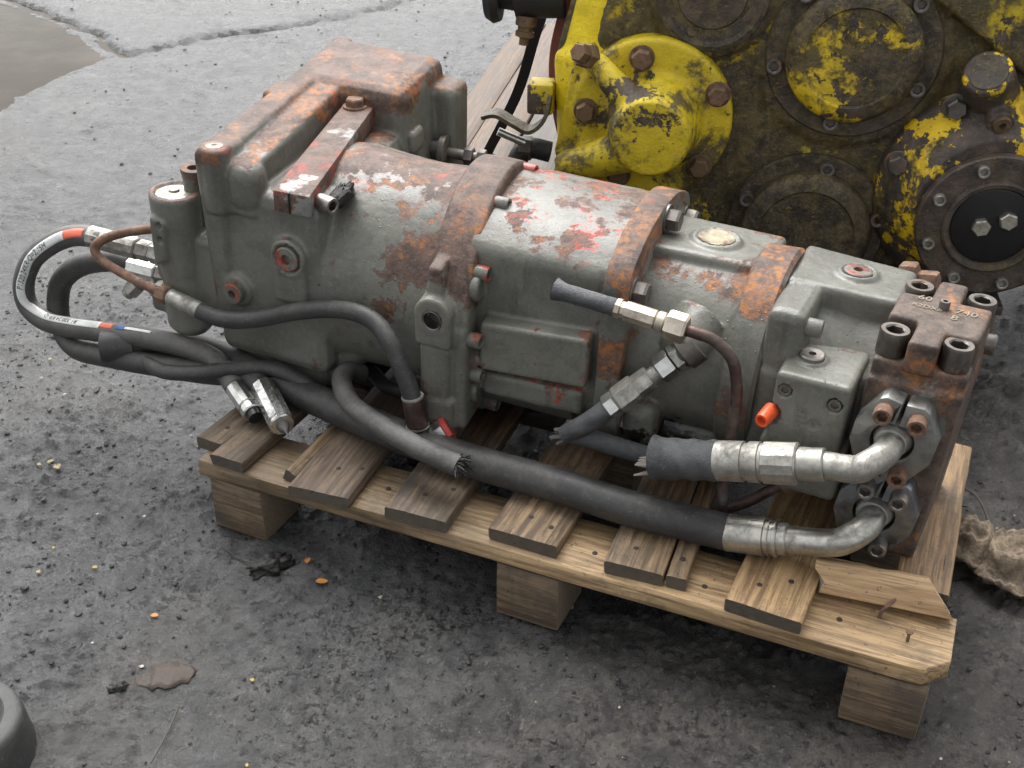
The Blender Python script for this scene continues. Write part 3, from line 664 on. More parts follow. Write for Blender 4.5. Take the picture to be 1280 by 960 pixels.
# ------------------------------------------------------------------ the grey pump unit; local axes: x along the shaft, y away, z up
O_ = V((.365, .375, .37)); RM = Matrix.Rotation(R(-1), 3, 'Z') @ Matrix.Rotation(R(1.8), 3, 'Y')
BASE = .205
root = bpy.data.objects.new('hydraulic_pump_unit', None); COL.objects.link(root)
RW = Matrix.Translation(O_ + RM @ V((0, 0, -BASE))) @ RM.to_4x4(); root.matrix_world = RW; RWI = RW.inverted()
tag(root, 'large grey hydraulic pump unit with flaking paint and rust, lying on a pallet', 'hydraulic pump')
TL, TR = math.tan(R(8)), math.tan(R(-5))
def Wp(c):
    """machine coordinates -> root-local; casting faces fan slightly along the shaft"""
    t = max(0, min(1, c[0] / .72)); return V((c[0] - c[1] * (TL + (TR - TL) * t), c[1], c[2] + BASE))
def mp(name, g, mat, parent=root, ang=38):
    if isinstance(g, G): g.map(Wp); me = g.mesh(name, ang)
    else:
        me = g
        for v in me.vertices: v.co = Wp(v.co)
        me.name = name
    o = link(name, me, mat, parent)
    return o
def wp(name, g, mat, parent=root, ang=38):      # geometry given in world metres
    return link(name, g.map(lambda c: RWI @ c).mesh(name, ang), mat, parent)
def bolt(name, me, mat, parent, c, d, spin=None):
    return link(name, me, mat, parent, at(Wp(c), d, random.random() * 6 if spin is None else spin))

P_HOUSE = painted('grey_paint_housing', .630, .145, .30, topw=(.375, .43, .16), seed=.3, orange=.55, bias=((0, -.40, -.455, .11), (0, -.16, -.05, .04)))
P_FLANGE = painted('grey_paint_rusty_flange', .585, .10, .12, orange=.38, topw=(.24, .36, .15), seed=1.9)
P_BODY = painted('grey_paint_red_flecks', .612, .095, .75, seed=4.1, grease=.16, gbox=(.20, .30, .17), streak=1.3, sc=2.1)
P_PLATE = painted('grey_paint_rust_plate', .60, .12, .2, orange=.7, topw=(.30, .38, .12), seed=6.6, grease=.12, gbox=(.2, .4, .12))
P_F = painted('grey_paint_pump', .608, .06, .0, orange=.8, seed=8.2, sc=1.3, grease=.18, gbox=(.28, .45, .17))
P_G = painted('grey_paint_rust_ring', .60, .12, .05, orange=.75, topw=(.27, .36, .09), seed=10.4)
P_H = painted('grey_paint_clean', .70, .05, .0, orange=.6, seed=12.8)
P_BLOCK = painted('brown_rust_block', .43, .05, .0, orange=.42, seed=15.3, rustc=((.042, .030, .024), (.118, .084, .064)))
P_BAR = painted('red_grey_bar', .53, .03, .8, seed=18.1, orange=.1, base=(.21, .212, .20))
P_VALVE = painted('grey_paint_valve', .66, .10, .3, seed=20.7, topw=(.30, .335, .2))
M_BOLT = metal('dark_steel_bolt', (.20, .185, .17), .42, .45, .35); M_BOLTP = painted('painted_bolt', .60, .05, .9, rnd=True, sc=1.5)
M_STEEL = metal('bright_steel_screw', (.30, .28, .26), .36, .42, .2); M_ZINC = metal('zinc_plated', (.62, .63, .60), .30, .28, .0)
M_ZINC2 = metal('dull_zinc', (.44, .43, .39), .45, .46, .14); M_CHROME = metal('bright_nickel', (.52, .51, .46), .34, .42, .05)
M_RPIPE = metal('rusty_steel_pipe', (.24, .17, .13), .55, .3, .75); M_BPIPE = metal('brown_painted_pipe', (.13, .09, .08), .5, .45, .1)
M_HOSE = rubber('black_hose', (.026, .026, .026), .55); M_HOSE2 = rubber('worn_hose', (.040, .039, .038), .85, .5, .25, (.16, .155, .145)); M_SLEEVE = rubber('cracked_sleeve', (.035, .037, .04), .85, .42, .9, (.15, .155, .16))
M_REDB = flat('red_primer_bolt', (.30, .06, .045), .45)
M_BLACK = flat('black_grease', (.01, .01, .01), .35)

# gear housing and bell: one casting
g = G()
g.box((-.463, -.188, -.155), (-.235, .20, .165), .022)
g.lathe((-.31, 0, 0), (1, 0, 0), [(0, .186), (.06, .192), (.13, .186), (.20, .183), (.25, .187), (.28, .190)], 72)
g.hexa([(-.465, -.195, .12), (-.352, -.195, .12), (-.352, .20, .14), (-.465, .20, .14), (-.463, -.190, .205), (-.360, -.190, .203), (-.362, .20, .236), (-.468, .20, .240)], .008)
g.hexa([(-.465, -.19, .19), (-.405, -.19, .19), (-.41, .20, .19), (-.465, .20, .19), (-.463, -.186, .222), (-.412, -.186, .220), (-.415, .20, .243), (-.466, .20, .245)], .006)
g.hexa([(-.462, -.190, -.10), (-.415, -.190, -.10), (-.415, -.12, -.10), (-.462, -.12, -.10), (-.462, -.208, .226), (-.408, -.206, .226), (-.405, -.12, .226), (-.462, -.12, .226)], .012); g.cyl((-.430, -.183, .12), (-.430, -.183, .230), .027, 28, .004)
g.box((-.412, -.203, .128), (-.346, -.14, .209), .026, 4)
g.hexa([(-.478, .155, -.15), (-.205, .155, -.15), (-.195, .385, -.15), (-.478, .385, -.15), (-.474, .155, .243), (-.235, .165, .240), (-.225, .375, .254), (-.480, .38, .258)], .022)
g.box((-.24, .30, -.15), (-.175, .385, .215), .015)
g.box((-.505, .10, .14), (-.46, .18, .222), .012); g.box((-.50, .27, .10), (-.46, .36, .235), .02); g.cyl((-.53, .30, .06), (-.44, .30, .06), .11, 40, .006)
g.box((-.485, .365, .12), (-.44, .40, .250), .01)
g.hexa([(-.35, -.185, .05), (-.225, -.17, .05), (-.225, .18, .05), (-.36, .18, .05), (-.345, -.185, .15), (-.235, -.17, .145), (-.26, .18, .155), (-.36, .18, .155)], .015)
g.box((-.327, -.204, -.014), (-.262, -.15, .075), .006); g.cyl((-.294, -.15, .070), (-.294, -.206, .070), .0335, 32, .003)
g.cyl((-.408, -.15, -.020), (-.408, -.198, -.020), .029, 32, .003)
g.box((-.455, -.165, -.20), (-.25, .17, -.14), .02); g.cyl((-.26, -.12, -.19), (-.20, -.12, -.10), .03, 24)
me = cast(g, .0036, 3, 'gear_housing', [((-.294, -.206, .070), (0, -1, 0), .0255, .006)], .0006)
house = mp('gear_housing', me, P_HOUSE)
pl = plug_mesh(.0215, .008, .42); bolt('plug', pl, M_BOLTP, house, (-.294, -.200, .070), (0, -1, 0)); bolt('plug', plug_mesh(.019, .013, .4), M_BOLTP, house, (-.408, -.198, -.020), (0, -1, 0))
bolt('screw_plug', plug_mesh(.0145, .002, .3), M_BOLT, house, (-.430, -.183, .229), (0, 0, 1))
# clamp bar on top
bar = mp('clamp_bar', G().hexa([(-.312, -.203, .150), (-.246, -.199, .150), (-.295, .185, .172), (-.355, .185, .172), (-.312, -.203, .186), (-.246, -.199, .186), (-.295, .185, .208), (-.355, .185, .208)], .0025), P_BAR)
g = G(); g.box((-.2835, -.2035, .151), (-.2815, -.125, .1867)); mp('saw_cut', g, M_BLACK, bar)
bolt('flush_rivet', plug_mesh(.0175, .003, .15), M_BOLT, bar, (-.278, -.135, .187), (0, 0, 1)); bolt('hex_bolt', hex_bolt(.018, .014), metal('orange_rust_bolt', (.3, .2, .15), .6, .2, .9), bar, (-.325, .150, .206), (0, 0, 1))
bolt('side_screw', cap_screw(.014, .028), M_STEEL, bar, (-.243, -.165, .165), (1, -.25, 0))
mp('grease_lump', G().sphere((-.222, -.125, .166), (.018, .030, .012), 28).map(lambda c: c + V((1, 1, 1.4)) * .008 * noise.fractal(c * 90, .8, 2, 3)), M_CLOD, bar)
mp('bolt_lug', cast(G().box((-.262, .18, .12), (-.215, .235, .165), .008), .004, 3), P_HOUSE)
# stub shaft at the back
g = G(); g.cyl((-.24, .29, .095), (-.10, .29, .095), .0105, 18); sh = mp('stub_shaft', g, M_BOLT)
mp('washer', G().lathe((-.20, .29, .095), (1, 0, 0), [(0, .034), (.012, .034), (.014, .030)], 28), M_BOLT, sh)
mp('hex_nut', G().hexnut((-.150, .29, .095), (1, 0, 0), .019, .018), M_BOLT, sh); mp('hex_nut', G().hexnut((-.122, .29, .095), (1, 0, 0), .0185, .016), M_BOLT, sh); mp('collar', G().lathe((-.235, .29, .095), (1, 0, 0), [(0, .022), (.03, .022), (.033, .018)], 24), M_BOLT, sh)

# mounting flange ring with lifting lug and foot
g = G()
g.lathe((0, 0, 0), (1, 0, 0), [(-.040, .15), (-.040, .203), (-.034, .2115), (-.001, .2135), (.0, .2105), (.0015, .2105), (.0025, .214), (.032, .2125), (.037, .206), (.037, .15)], 120)
g.box((-.050, -.232, -.006), (.014, -.15, .050), .006); g.cyl((-.018, -.15, .048), (-.018, -.233, .048), .0325, 32, .003)
g.hexa([(-.034, -.224, .06), (-.006, -.224, .06), (-.004, -.10, .06), (-.036, -.10, .06), (-.032, -.214, .124), (-.008, -.214, .124), (-.008, -.12, .130), (-.034, -.12, .130)], .005)
g.box((-.046, -.222, -.105), (.008, -.10, -.008), .008); g.box((-.040, -.224, -.200), (.018, -.08, -.10), .010); g.box((.010, -.215, -.16), (.037, -.12, .03), .010)
g.box((-.03, -.05, -.205), (.03, .12, -.15), .01)
me = cast(g, .0032, 1, 'mounting_flange', [((-.018, -.233, .044), (0, -1, 0), .0150, .022)], .0004)
fl = mp('mounting_flange', me, P_FLANGE); mp('lug_bore', G().lathe((-.018, -.2335, .044), (0, 1, 0), [(0, .0162), (-.0012, .0155), (.0, .0142), (.022, .0135), (.022, 0)], 28, closed=False), M_BOLT, fl); cs1 = cap_screw(.0125, .020)
for i, (a, pd) in enumerate(((-36, 1), (-22, 1), (22, 0), (57, 0), (88, 0), (108, 0), (-62, 0), (-90, 0), (150, 0), (180, 0), (-120, 0), (-150, 0))):
    a = R(a); rr = .198
    bolt('cap_screw', cs1, M_REDB if pd else M_BOLTP, fl, (.0375, -rr * math.sin(a), rr * math.cos(a)), (1, 0, 0))

# first pump housing
def rnd(pts, r=.02, n=5):
    """round the corners of a polygon"""
    o = []; m = len(pts)
    for i, p in enumerate(pts):
        rr = p[2] if len(p) > 2 else r; p2 = V((p[0], p[1])); a = V(pts[i - 1][:2]); b = V(pts[(i + 1) % m][:2])
        d1 = (a - p2); d2 = (b - p2); l = min(rr, d1.length * .45, d2.length * .45); d1 = d1.normalized(); d2 = d2.normalized()
        A, B = p2 + d1 * l, p2 + d2 * l
        for k in range(n + 1): t = k / n; o.append(((1 - t) ** 2 * A + 2 * t * (1 - t) * p2 + t * t * B)[:])
    return o
oD = rnd([(-.160, .148, .018), (-.10, .182, .06), (0, .194, .06), (.10, .186, .06), (.166, .150, .03), (.166, -.09, .03), (.10, -.165, .05), (-.11, -.165, .05), (-.160, -.10, .03)])
g = G(); g.prism(oD, lambda p: V((.02, p[0], p[1])), lambda p: V((.262, p[0] * .985, p[1] * .985)))
g.hexa([(.052, -.190, -.050), (.243, -.190, -.034), (.243, -.12, -.034), (.052, -.12, -.050), (.052, -.190, .034), (.243, -.190, .050), (.243, -.12, .056), (.052, -.12, .042)], .005)
g.hexa([(.05, -.176, -.105), (.235, -.172, -.10), (.235, -.11, -.10), (.05, -.11, -.105), (.05, -.176, -.062), (.235, -.172, -.052), (.235, -.11, -.05), (.05, -.11, -.06)], .010)
for w in (.085, -.045, -.10): g.cyl((.03, -.172, w), (.048, -.172, w), .022, 20, .003)
me = cast(g, .003, 1, 'pump_housing', (), .0004); dh = mp('pump_housing', me, P_BODY)
# square adapter plate
oE = rnd([(-.180, .160, .035), (-.09, .197, .06), (.0, .206, .05), (.09, .197, .06), (.180, .158, .035), (.178, -.10, .03), (.10, -.182, .05), (-.10, -.182, .05), (-.178, -.11, .03)], n=7)
g = G(); g.prism(oE, lambda p: V((.255, p[0], p[1])), lambda p: V((.297, p[0], p[1])), .0035); ad = mp('adapter_plate', g, P_PLATE)
hb = hex_bolt(.0185, .020)
for c in ((.298, -.150, .128), (.298, .012, .178), (.298, .145, .125), (.298, -.145, -.10), (.298, .145, -.10)): bolt('hex_bolt', hb, M_BOLT, ad, c, (1, 0, 0))
# second pump body
g = G(); g.lathe((0, 0, 0), (1, 0, 0), [(.28, .150), (.33, .1515), (.40, .150), (.47, .149)], 96)
g.hexa([(.285, -.055, .08), (.47, -.045, .08), (.47, .12, .08), (.285, .12, .08), (.285, -.052, .160), (.47, -.042, .157), (.47, .105, .150), (.285, .105, .152)], .010)
g.cyl((.377, .02, .11), (.377, .02, .163), .040, 36, .004)
g.lathe((.398, -.105, .075), (-.28, -.85, -.30), [(0, .045), (.045, .037), (.062, .034), (.066, .031)], 32)
g.box((.30, -.17, -.13), (.36, -.10, -.05), .02); g.box((.29, -.12, -.155), (.46, .12, -.10), .02)
me = cast(g, .0032, 1, 'pump_body', [((.377, .02, .163), (0, 0, 1), .0315, .0035)], .0004); fb = mp('pump_body', me, P_F)
g = G(); g.lathe((0, 0, -.001), (0, 0, 1), [(0, .029), (.003, .0285), (.004, .025), (.0025, .021), (.004, .010), (.0035, 0)], 36, closed=False); bolt('port_cap', g.mesh('port_cap'), metal('pale_corroded_cap', (.34, .30, .22), .55, .45, .5), fb, (.377, .02, .160), (0, 0, 1))
# ring flange
g = G(); g.lathe((0, 0, 0), (1, 0, 0), [(.448, .10), (.448, .158), (.453, .1635), (.500, .166), (.506, .161), (.506, .10)], 120); rg_ = mp('ring_flange', g, P_G, ang=30)
# pump end casting
g = G(); g.lathe((0, 0, 0), (1, 0, 0), [(.495, .140), (.55, .130), (.62, .118), (.675, .118)], 72)
g.hexa([(.50, -.060, .06), (.668, -.045, .06), (.668, .095, .06), (.50, .10, .06), (.503, -.052, .154), (.668, -.040, .148), (.668, .085, .145), (.503, .09, .152)], .008)
g.cyl((.592, .020, .10), (.592, .020, .156), .030, 32, .003)
g.box((.502, -.150, .03), (.560, -.03, .150), .014); g.box((.502, -.155, -.10), (.545, -.03, .06), .012)
g.box((.55, -.135, -.12), (.668, .09, .07), .018)
me = cast(g, .003, 1, 'pump_end_casting', [((.592, .020, .156), (0, 0, 1), .0235, .004)], .0004); pe = mp('pump_end_casting', me, P_H)
bolt('plug', plug_mesh(.021, .007, .35), M_BOLTP, pe, (.592, .020, .151), (0, 0, 1))
cs2 = cap_screw(.0135, .020)
for c in ((.560, -.128, .125), (.560, -.137, .074)): bolt('cap_screw', cs2, M_BOLTP, pe, c, (1, 0, 0))
g = G(); g.hexnut((.64, .125, .115), (.9, -.1, .2), .022, .024); g.hexnut((.665, .125, .11), (.9, -.1, .2), .018, .03); mp('pipe_fitting', g, M_RPIPE, pe)
# control valve block
g = G(); g.box((.540, -.196, -.055), (.650, -.06, .082), .007); g.box((.53, -.19, -.115), (.66, -.05, -.03), .010); g.cyl((.576, -.140, .05), (.576, -.140, .086), .024, 28, .002)
me = cast(g, .0026, 1, 'control_valve', [((.556, -.196, .055), (0, -1, 0), .0105, .010), ((.630, -.196, .050), (0, -1, 0), .0115, .010), ((.540, -.198, .012), (0, -1, 0), .017, .012), ((.607, -.196, .012), (0, -1, 0), .0085, .0015)], .0003)
cv = mp('control_valve', me, P_H)
bolt('plug', plug_mesh(.018, .007, .3), M_STEEL, cv, (.576, -.140, .085), (0, 0, 1))
for c in ((.556, -.188, .055), (.630, -.188, .050)): bolt('cap_screw', cap_screw(.0095, .006), M_BOLT, cv, c, (0, -1, 0))
g = G(); g.lathe((.541, -.185, .012), (-.22, -.95, -.12), [(0, .0125), (.024, .0115), (.030, .0105), (.030, .0075), (.020, .007), (.020, 0)], 24, closed=False)
tag(mp('port_cap', g, flat('orange_plastic', (.72, .10, .03), .4), cv), 'small bright orange plastic cap')
for t, c, sz, rz in (('4H1E', (.586, -.1963, .012), .022, 90), ('V', (.606, -.1955, .012), .010, 0), ('A7', (.612, -.1963, -.018), .012, 15)):
    m_ = text_mesh(t, sz, .0008); M_ = Matrix.Translation(V(c)) @ Matrix.Rotation(R(90), 4, 'X') @ Matrix.Rotation(R(rz), 4, 'Z'); m_.transform(M_)
    mp('cast_lettering', m_, P_H, cv)

# port block with four corner screws
g = G()
g.hexa([(.664, -.168, -.188), (.785, -.168, -.188), (.785, .045, -.188), (.664, .045, -.188), (.660, -.165, .092), (.790, -.165, .092), (.790, .045, .092), (.660, .045, .092)], .005)
g.box((.662, -.158, .085), (.788, .045, .118), .004)
for lo, hi in (((.704, -.166, .11), (.744, .045, .158)), ((.662, -.100, .11), (.788, -.018, .158)), ((.704, -.12, .11), (.788, -.05, .158))): g.box(lo, hi, .006)
me = cast(g, .0026, 1, 'port_block', (), .0004); pb = mp('port_block', me, P_BLOCK)
M_CS = metal('oily_black_screw', (.17, .155, .14), .38, .4, .25); cs3 = cap_screw(.0205, .037)
for c in ((.680, -.132, .117), (.765, -.134, .117), (.681, .020, .117), (.768, .016, .117)): bolt('cap_screw', cs3, M_CS, pb, c, (0, 0, 1))
bolt('pin', plug_mesh(.0075, .012, .45), M_BOLT, pb, (.726, -.048, .158), (0, 0, 1)); bolt('side_plug', plug_mesh(.016, .012, .3), M_BOLT, pb, (.790, .01, .09), (1, 0, 0))
M_PAINTMARK = flat('pale_paint_mark', (.24, .205, .14), .7)
for t, c, sz in (('60', (.697, -.030, .1592), .020), ('740', (.757, -.050, .1592), .020), ('8', (.745, -.072, .1592), .020), ('R2DX8', (.705, -.056, .1592), .014)):
    m_ = text_mesh(t, sz, .0001); m_.transform(Matrix.Translation(V(c)) @ Matrix.Rotation(R(-3), 4, 'Z')); mp('stamped_number', m_, M_PAINTMARK, pb)
# split flanges
P_SPLIT = metal('grey_split_flange', (.34, .345, .33), .42, .42, .1); M_SPLIT2 = metal('dark_split_flange', (.25, .26, .27), .36, .45, .03)
cs4 = cap_screw(.0128, .021)
def half(cu, cw, sgn, mat, tilt):
    arc = [(.0300 * math.cos(a), .0300 * math.sin(a)) for a in (R(88 - 176 * i / 14) for i in range(15))]
    out = [(.0025, .030), (.0025, .063), (.026, .065), (.034, .060), (.057, .016), (.057, -.016), (.034, -.060), (.026, -.065), (.0025, -.063), (.0025, -.030)] + arc[::-1]
    ct, st = math.cos(tilt), math.sin(tilt)
    f = lambda p, v: V((cu + (sgn * p[0]) * ct - p[1] * st, v, cw + (sgn * p[0]) * st + p[1] * ct))
    g = G(); g.prism(out, lambda p: f(p, -.1655), lambda p: f(p, -.197), .0018); o = mp('split_flange', g, mat, root, 30)
    return o, f
for cu, cw, mat, bm_, tl, miss in ((.719, .018, P_SPLIT, M_RPIPE, R(-5), None), (.720, -.107, M_SPLIT2, M_STEEL, R(-7), None)):
    for sg in (-1, 1):
        o, f = half(cu, cw, sg, mat, tl)
        for dz in (.0445, -.0445): bolt('cap_screw', cs4, bm_, o, f((.0235, dz), -.197), (0, -1, 0))

# ------------------------------------------------------------------ hoses and pipes (machine coordinates m(), world metres elsewhere)
def m(*c): return RW @ Wp(c)
def hose(name, pts, r, mat, label=None, parent=root, n=14, seg=22, wob=.02, cap=True):
    g = G(); g.tube(spline(pts, n), r, seg, cap, wob); o = wp(name, g, mat, parent)
    if label: o['label'] = label
    return o
def ferrule(a, b, r, mat, parent, flats=0, name='ferrule', grooves=()):
    a, b = V(a), V(b); L = (b - a).length; e = .0022; pr = [(0, r * .86), (0, r - e), (e, r)]
    for q in grooves: pr += [(L * q - .004, r), (L * q - .003, r - .0025), (L * q + .003, r - .0025), (L * q + .004, r)]
    pr += [(L - e, r), (L, r - e), (L, r * .6)]
    g = G(); g.lathe(a, b - a, pr, flats or 32); return wp(name, g, mat, parent, 28)
def nut(a, d, r, h, mat, parent, name='hex_nut'):
    g = G(); g.hexnut(V(a), V(d), r, h); return wp(name, g, mat, parent, 25)

# elbow pipes out of the split flanges
def elbow(cu, cw, end, r, mat, label):
    p0 = m(cu, -.172, cw); p1 = m(cu, -.225, cw); E_ = V(end); c0 = m(cu - .006, -.250, cw - .004)
    pts = [p0, p1, c0 + V((-.012, -.006, -.004)), c0 * .62 + E_ * .38 + V((0, -.007, -.005)), E_]
    o = hose('elbow_pipe', pts, r, mat, label, n=12)
    g = G(); g.lathe(p0, p1 - p0, [(0, .0285), (.010, .0285), (.016, .0265), (.030, r + .003), (.032, r)], 36); wp('flange_head', g, M_ZINC2, o); return o
e1 = m(.641, -.252, -.010); d1 = (m(.405, -.252, -.072) - e1)
el = elbow(.719, .018, e1, .0190, M_ZINC2, 'dull zinc elbow pipe on the upper split flange')
def al(e, d, a): return e + d.normalized() * a
ferrule(al(e1, d1, -.004), al(e1, d1, .034), .0235, M_ZINC2, el, name='collar')
ferrule(al(e1, d1, .032), al(e1, d1, .150), .0290, M_ZINC2, el, 0, 'ferrule', (.42, .62)); g = G(); g.lathe(al(e1, d1, .034), d1, [(0, .0285), (.0005, .0300), (.045, .0300), (.046, .029)], 14); wp('hex_band', g, M_ZINC2, el, 20)
g = G(); P = [al(e1, d1, .146), al(e1, d1, .175), al(e1, d1, .21), al(e1, d1, .243)]; g.tube(spline(P, 8), lambda t: .0285 + .0035 * t + .001 * math.sin(t * 20), 30, True, .09); tag(wp('rubber_sleeve', g, M_SLEEVE, el), 'cut off cracked black hose sleeve')
g = G()
for i in range(7):
    q = al(e1, d1, .236) + V((0, random.uniform(-.014, .006), random.uniform(-.022, -.004))); t = V((-.03, random.uniform(-.012, 0), random.uniform(-.012, .002))); g.tube([q, q + t * .6, q + t], lambda s_: .0045 * (1 - s_ * .7), 6)
wp('frayed_braid', g, flat('grey_braid', (.22, .20, .17), .7), el)
e2 = m(.612, -.252, -.152); d2 = m(.523, -.250, -.172) - e2
el2 = elbow(.720, -.107, e2, .0198, M_CHROME, 'bright nickel elbow pipe on the lower split flange')
ferrule(al(e2, d2, -.003), al(e2, d2, .012), .0235, M_CHROME, el2, name='collar'); ferrule(al(e2, d2, .010), al(e2, d2, .088), .0278, M_CHROME, el2, 0, 'ferrule', (.12, .2))
g = G(); fe = al(e2, d2, .03); hp = al(e2, d2, .086)
main = hose('hose', [al(e2, d2, .075), hp, (.80, .109, .186), (.711, .106, .187), (.604, .114, .188), (.467, .116, .189), (.348, .126, .190), (.232, .146, .192), (.141, .166, .192), (.029, .190, .192), (-.10, .212, .200), (-.22, .205, .205), (-.305, .150, .205)], .0275, M_HOSE, 'thick black hose lying along the front of the pallet', n=10, seg=28, wob=.012)
wp('end_cuff', G().lathe((-.312, .146, .205), (.85, .5, 0), [(0, .024), (.002, .029), (.05, .029), (.06, .0275)], 26), M_HOSE, main)

# frayed hose lying over the thick one
fr = hose('hose', [(.178, .245, .215), (.172, .215, .232), (.183, .175, .238), (.235, .120, .236), (.325, .083, .232), (.405, .063, .226), (.462, .056, .222)], lambda t: .0172, M_HOSE2, 'worn grey hose with a frayed end, crossing over the thick hose', n=10, wob=.05)
g = G(); rf = random.Random(4)
for i in range(34):
    a = rf.random() * 6.28; q = V((.460, .056, .222)) + V((0, math.cos(a), math.sin(a))) * .012; t = V((rf.uniform(.002, .02), math.cos(a) * rf.uniform(0, .016), math.sin(a) * rf.uniform(-.004, .016) - .004)); g.tube([q, q + t * .5 + V((0, 0, .002)), q + t], lambda s_: .0024 * (1 - .6 * s_), 5)
wp('frayed_end', g, M_CLOD, fr)
# control hose across the housing
c3 = hose('hose', [m(-.465, -.236, -.052), m(-.41, -.238, -.054), m(-.352, -.225, -.044), m(-.27, -.218, -.012), m(-.192, -.216, .010), m(-.133, -.220, .010), m(-.091, -.232, -.018), m(-.063, -.240, -.068), m(-.049, -.242, -.104)], .0148, M_HOSE, 'black control hose curving across the housing front', n=10)
a_ = m(-.050, -.242, -.098); b_ = m(-.041, -.243, -.150); ferrule(a_, b_, .0178, M_BPIPE, c3)
wp('crimp_ring', G().lathe(b_, b_ - a_, [(0, .0195), (.003, .0195), (.003, .012)], 24), M_ZINC2, c3); wp('crimp_ring', G().lathe(a_, b_ - a_, [(-.001, .018), (.001, .0185), (.003, .018)], 24), M_ZINC2, c3)
hose('elbow_pipe', [b_, m(-.038, -.244, -.166), m(-.028, -.244, -.177), m(-.012, -.240, -.172), m(.004, -.228, -.158)], .0095, M_ZINC2, None, c3, 8, 14, 0)
dd = m(.02, -.215, -.145) - m(-.016, -.242, -.168); nut(m(-.014, -.241, -.167), dd, .0195, .024, M_ZINC, c3); nut(al(m(-.014, -.241, -.167), dd, .022), dd, .0215, .010, flat('red_nut', (.42, .05, .04), .45), c3, 'red_lock_nut')
# rusty pipe feeding the control hose
s0 = m(-.468, -.236, -.051); rp = hose('rusty_pipe', [m(-.545, -.165, .055), m(-.60, -.19, .048), m(-.655, -.212, .034), m(-.685, -.226, .014), m(-.672, -.232, -.006), m(-.618, -.235, -.022), m(-.56, -.236, -.034), m(-.535, -.236, -.039)], .0082, M_RPIPE, 'thin rust covered pipe bent back on itself', n=8, seg=16, wob=.05)
dj = s0 - m(-.535, -.236, -.039); nut(m(-.548, -.236, -.037), dj, .0165, .020, M_RPIPE, rp); ferrule(m(-.527, -.236, -.040), al(m(-.527, -.236, -.040), dj, .066), .0148, M_ZINC2, rp)
# black hose in the shade under the bell
hose('hose', [(.165, .30, .185), (.22, .27, .18), (.30, .265, .19), (.36, .28, .20)], .013, M_HOSE, 'black hose in the shade under the bell')

# cut stub hose with fitting, and the brown pipe
a_, b_ = m(.188, -.212, .136), m(.292, -.212, .130); dv = b_ - a_
st = hose('stub_hose', [a_, al(a_, dv, .03), al(a_, dv, .07), al(b_, dv, .004)], lambda t: .0128 + .0038 * max(0, 1 - t * 4) ** 1.5, M_SLEEVE, 'cut off grey black hose stub with silver fitting', n=8, seg=24, wob=.10)
g = G(); g.lathe(al(a_, dv, -.0006), dv, [(0, .0165), (.0, .008), (.02, .007), (.02, 0)], 20, closed=False); wp('bore', g, M_BLACK, st)
dn_ = m(.394, -.212, .122) - b_; Ln = dn_.length
M_CREAM = metal('cream_corroded_fitting', (.56, .50, .42), .45, .35, .25)
ferrule(al(b_, dn_, -.004), al(b_, dn_, .058), .0150, M_CREAM, st, 8, 'ferrule', (.2,)); ferrule(al(b_, dn_, .058), al(b_, dn_, .072), .0150, M_CREAM, st, 0, 'collar'); nut(al(b_, dn_, .073), dn_, .0215, .030, M_CREAM, st)
q0 = al(b_, dn_, .10)
bp = hose('brown_pipe', [q0, al(b_, dn_, .118), m(.444, -.207, .113), m(.474, -.204, .088), m(.487, -.202, .045), m(.491, -.204, -.004), m(.492, -.206, -.060), m(.492, -.206, -.119), m(.496, -.206, -.165), m(.50, -.20, -.190)], .0085, M_BPIPE, 'brown painted pipe bent down in front of the pump', n=10, seg=18, wob=.01)
hose('brown_pipe', [m(.488, -.172, -.198), m(.528, -.170, -.168), m(.556, -.168, -.140), m(.583, -.165, -.113)], .0085, M_BPIPE, 'short brown pipe running up to a rusty nut', n=8, seg=16)
q1 = m(.575, -.165, -.118); nut(q1, (.6, 0, .3), .019, .030, M_RPIPE, root, 'rusty_nut'); nut(al(q1, V((.8, .05, .1)), .038), (.8, .05, .1), .016, .022, M_RPIPE, root, 'rusty_nut'); ferrule(m(.50, -.175, -.085), m(.575, -.170, -.108), .011, M_RPIPE, root, name='pipe_stub')
# diagonal fitting chain with the kinked hose
f0 = m(.392, -.158, .056); f1 = m(.292, -.212, -.040); df = f1 - f0; LF = df.length
fc = wp('boss_adapter', G().lathe(f0, df, [(-.02, .028), (.004, .028), (.006, .024), (.012, .02)], 32), M_BOLT)
nut(al(f0, df, .006), df, .0235, .016, M_ZINC2, fc); nut(al(f0, df, .024), df, .0225, .026, M_ZINC, fc); ferrule(al(f0, df, .048), al(f0, df, .070), .0135, M_ZINC2, fc, 0, 'neck'); nut(al(f0, df, .064), df, .0190, .030, M_ZINC2, fc); nut(al(f0, df, .090), df, .0225, .038, M_ZINC2, fc); nut(al(f0, df, .128), df, .0205, .018, M_ZINC, fc)
h0 = al(f0, df, .140)
kh = hose('kinked_hose', [h0, al(h0, df, .02), m(.262, -.222, -.070), m(.240, -.225, -.088), m(.225, -.225, -.100)], lambda t: .0158 * (1 - .35 * max(0, t - .7)), M_SLEEVE, 'cracked black hose kinked and torn below the fitting', n=8, seg=20, wob=.12)
g = G(); rt_ = random.Random(8)
for i in range(9):
    q = m(.226, -.225, -.100) + V((rt_.uniform(-.006, .006), rt_.uniform(-.008, .008), rt_.uniform(-.010, .008))); t = V((-.024 + .01 * rt_.random(), rt_.uniform(-.006, .006), -.016 * rt_.random())); g.tube([q, q + t * .5, q + t], lambda s_: .006 * (1 - s_ * .6), 6)
wp('torn_flaps', g, M_HOSE2, kh)
hose('hose_length', [m(.230, -.222, -.098), m(.257, -.214, -.103), m(.307, -.208, -.108), (.74, .166, .245), (.785, .165, .238)], lambda t: .0150, M_SLEEVE, None, kh, 8, 20, .06)

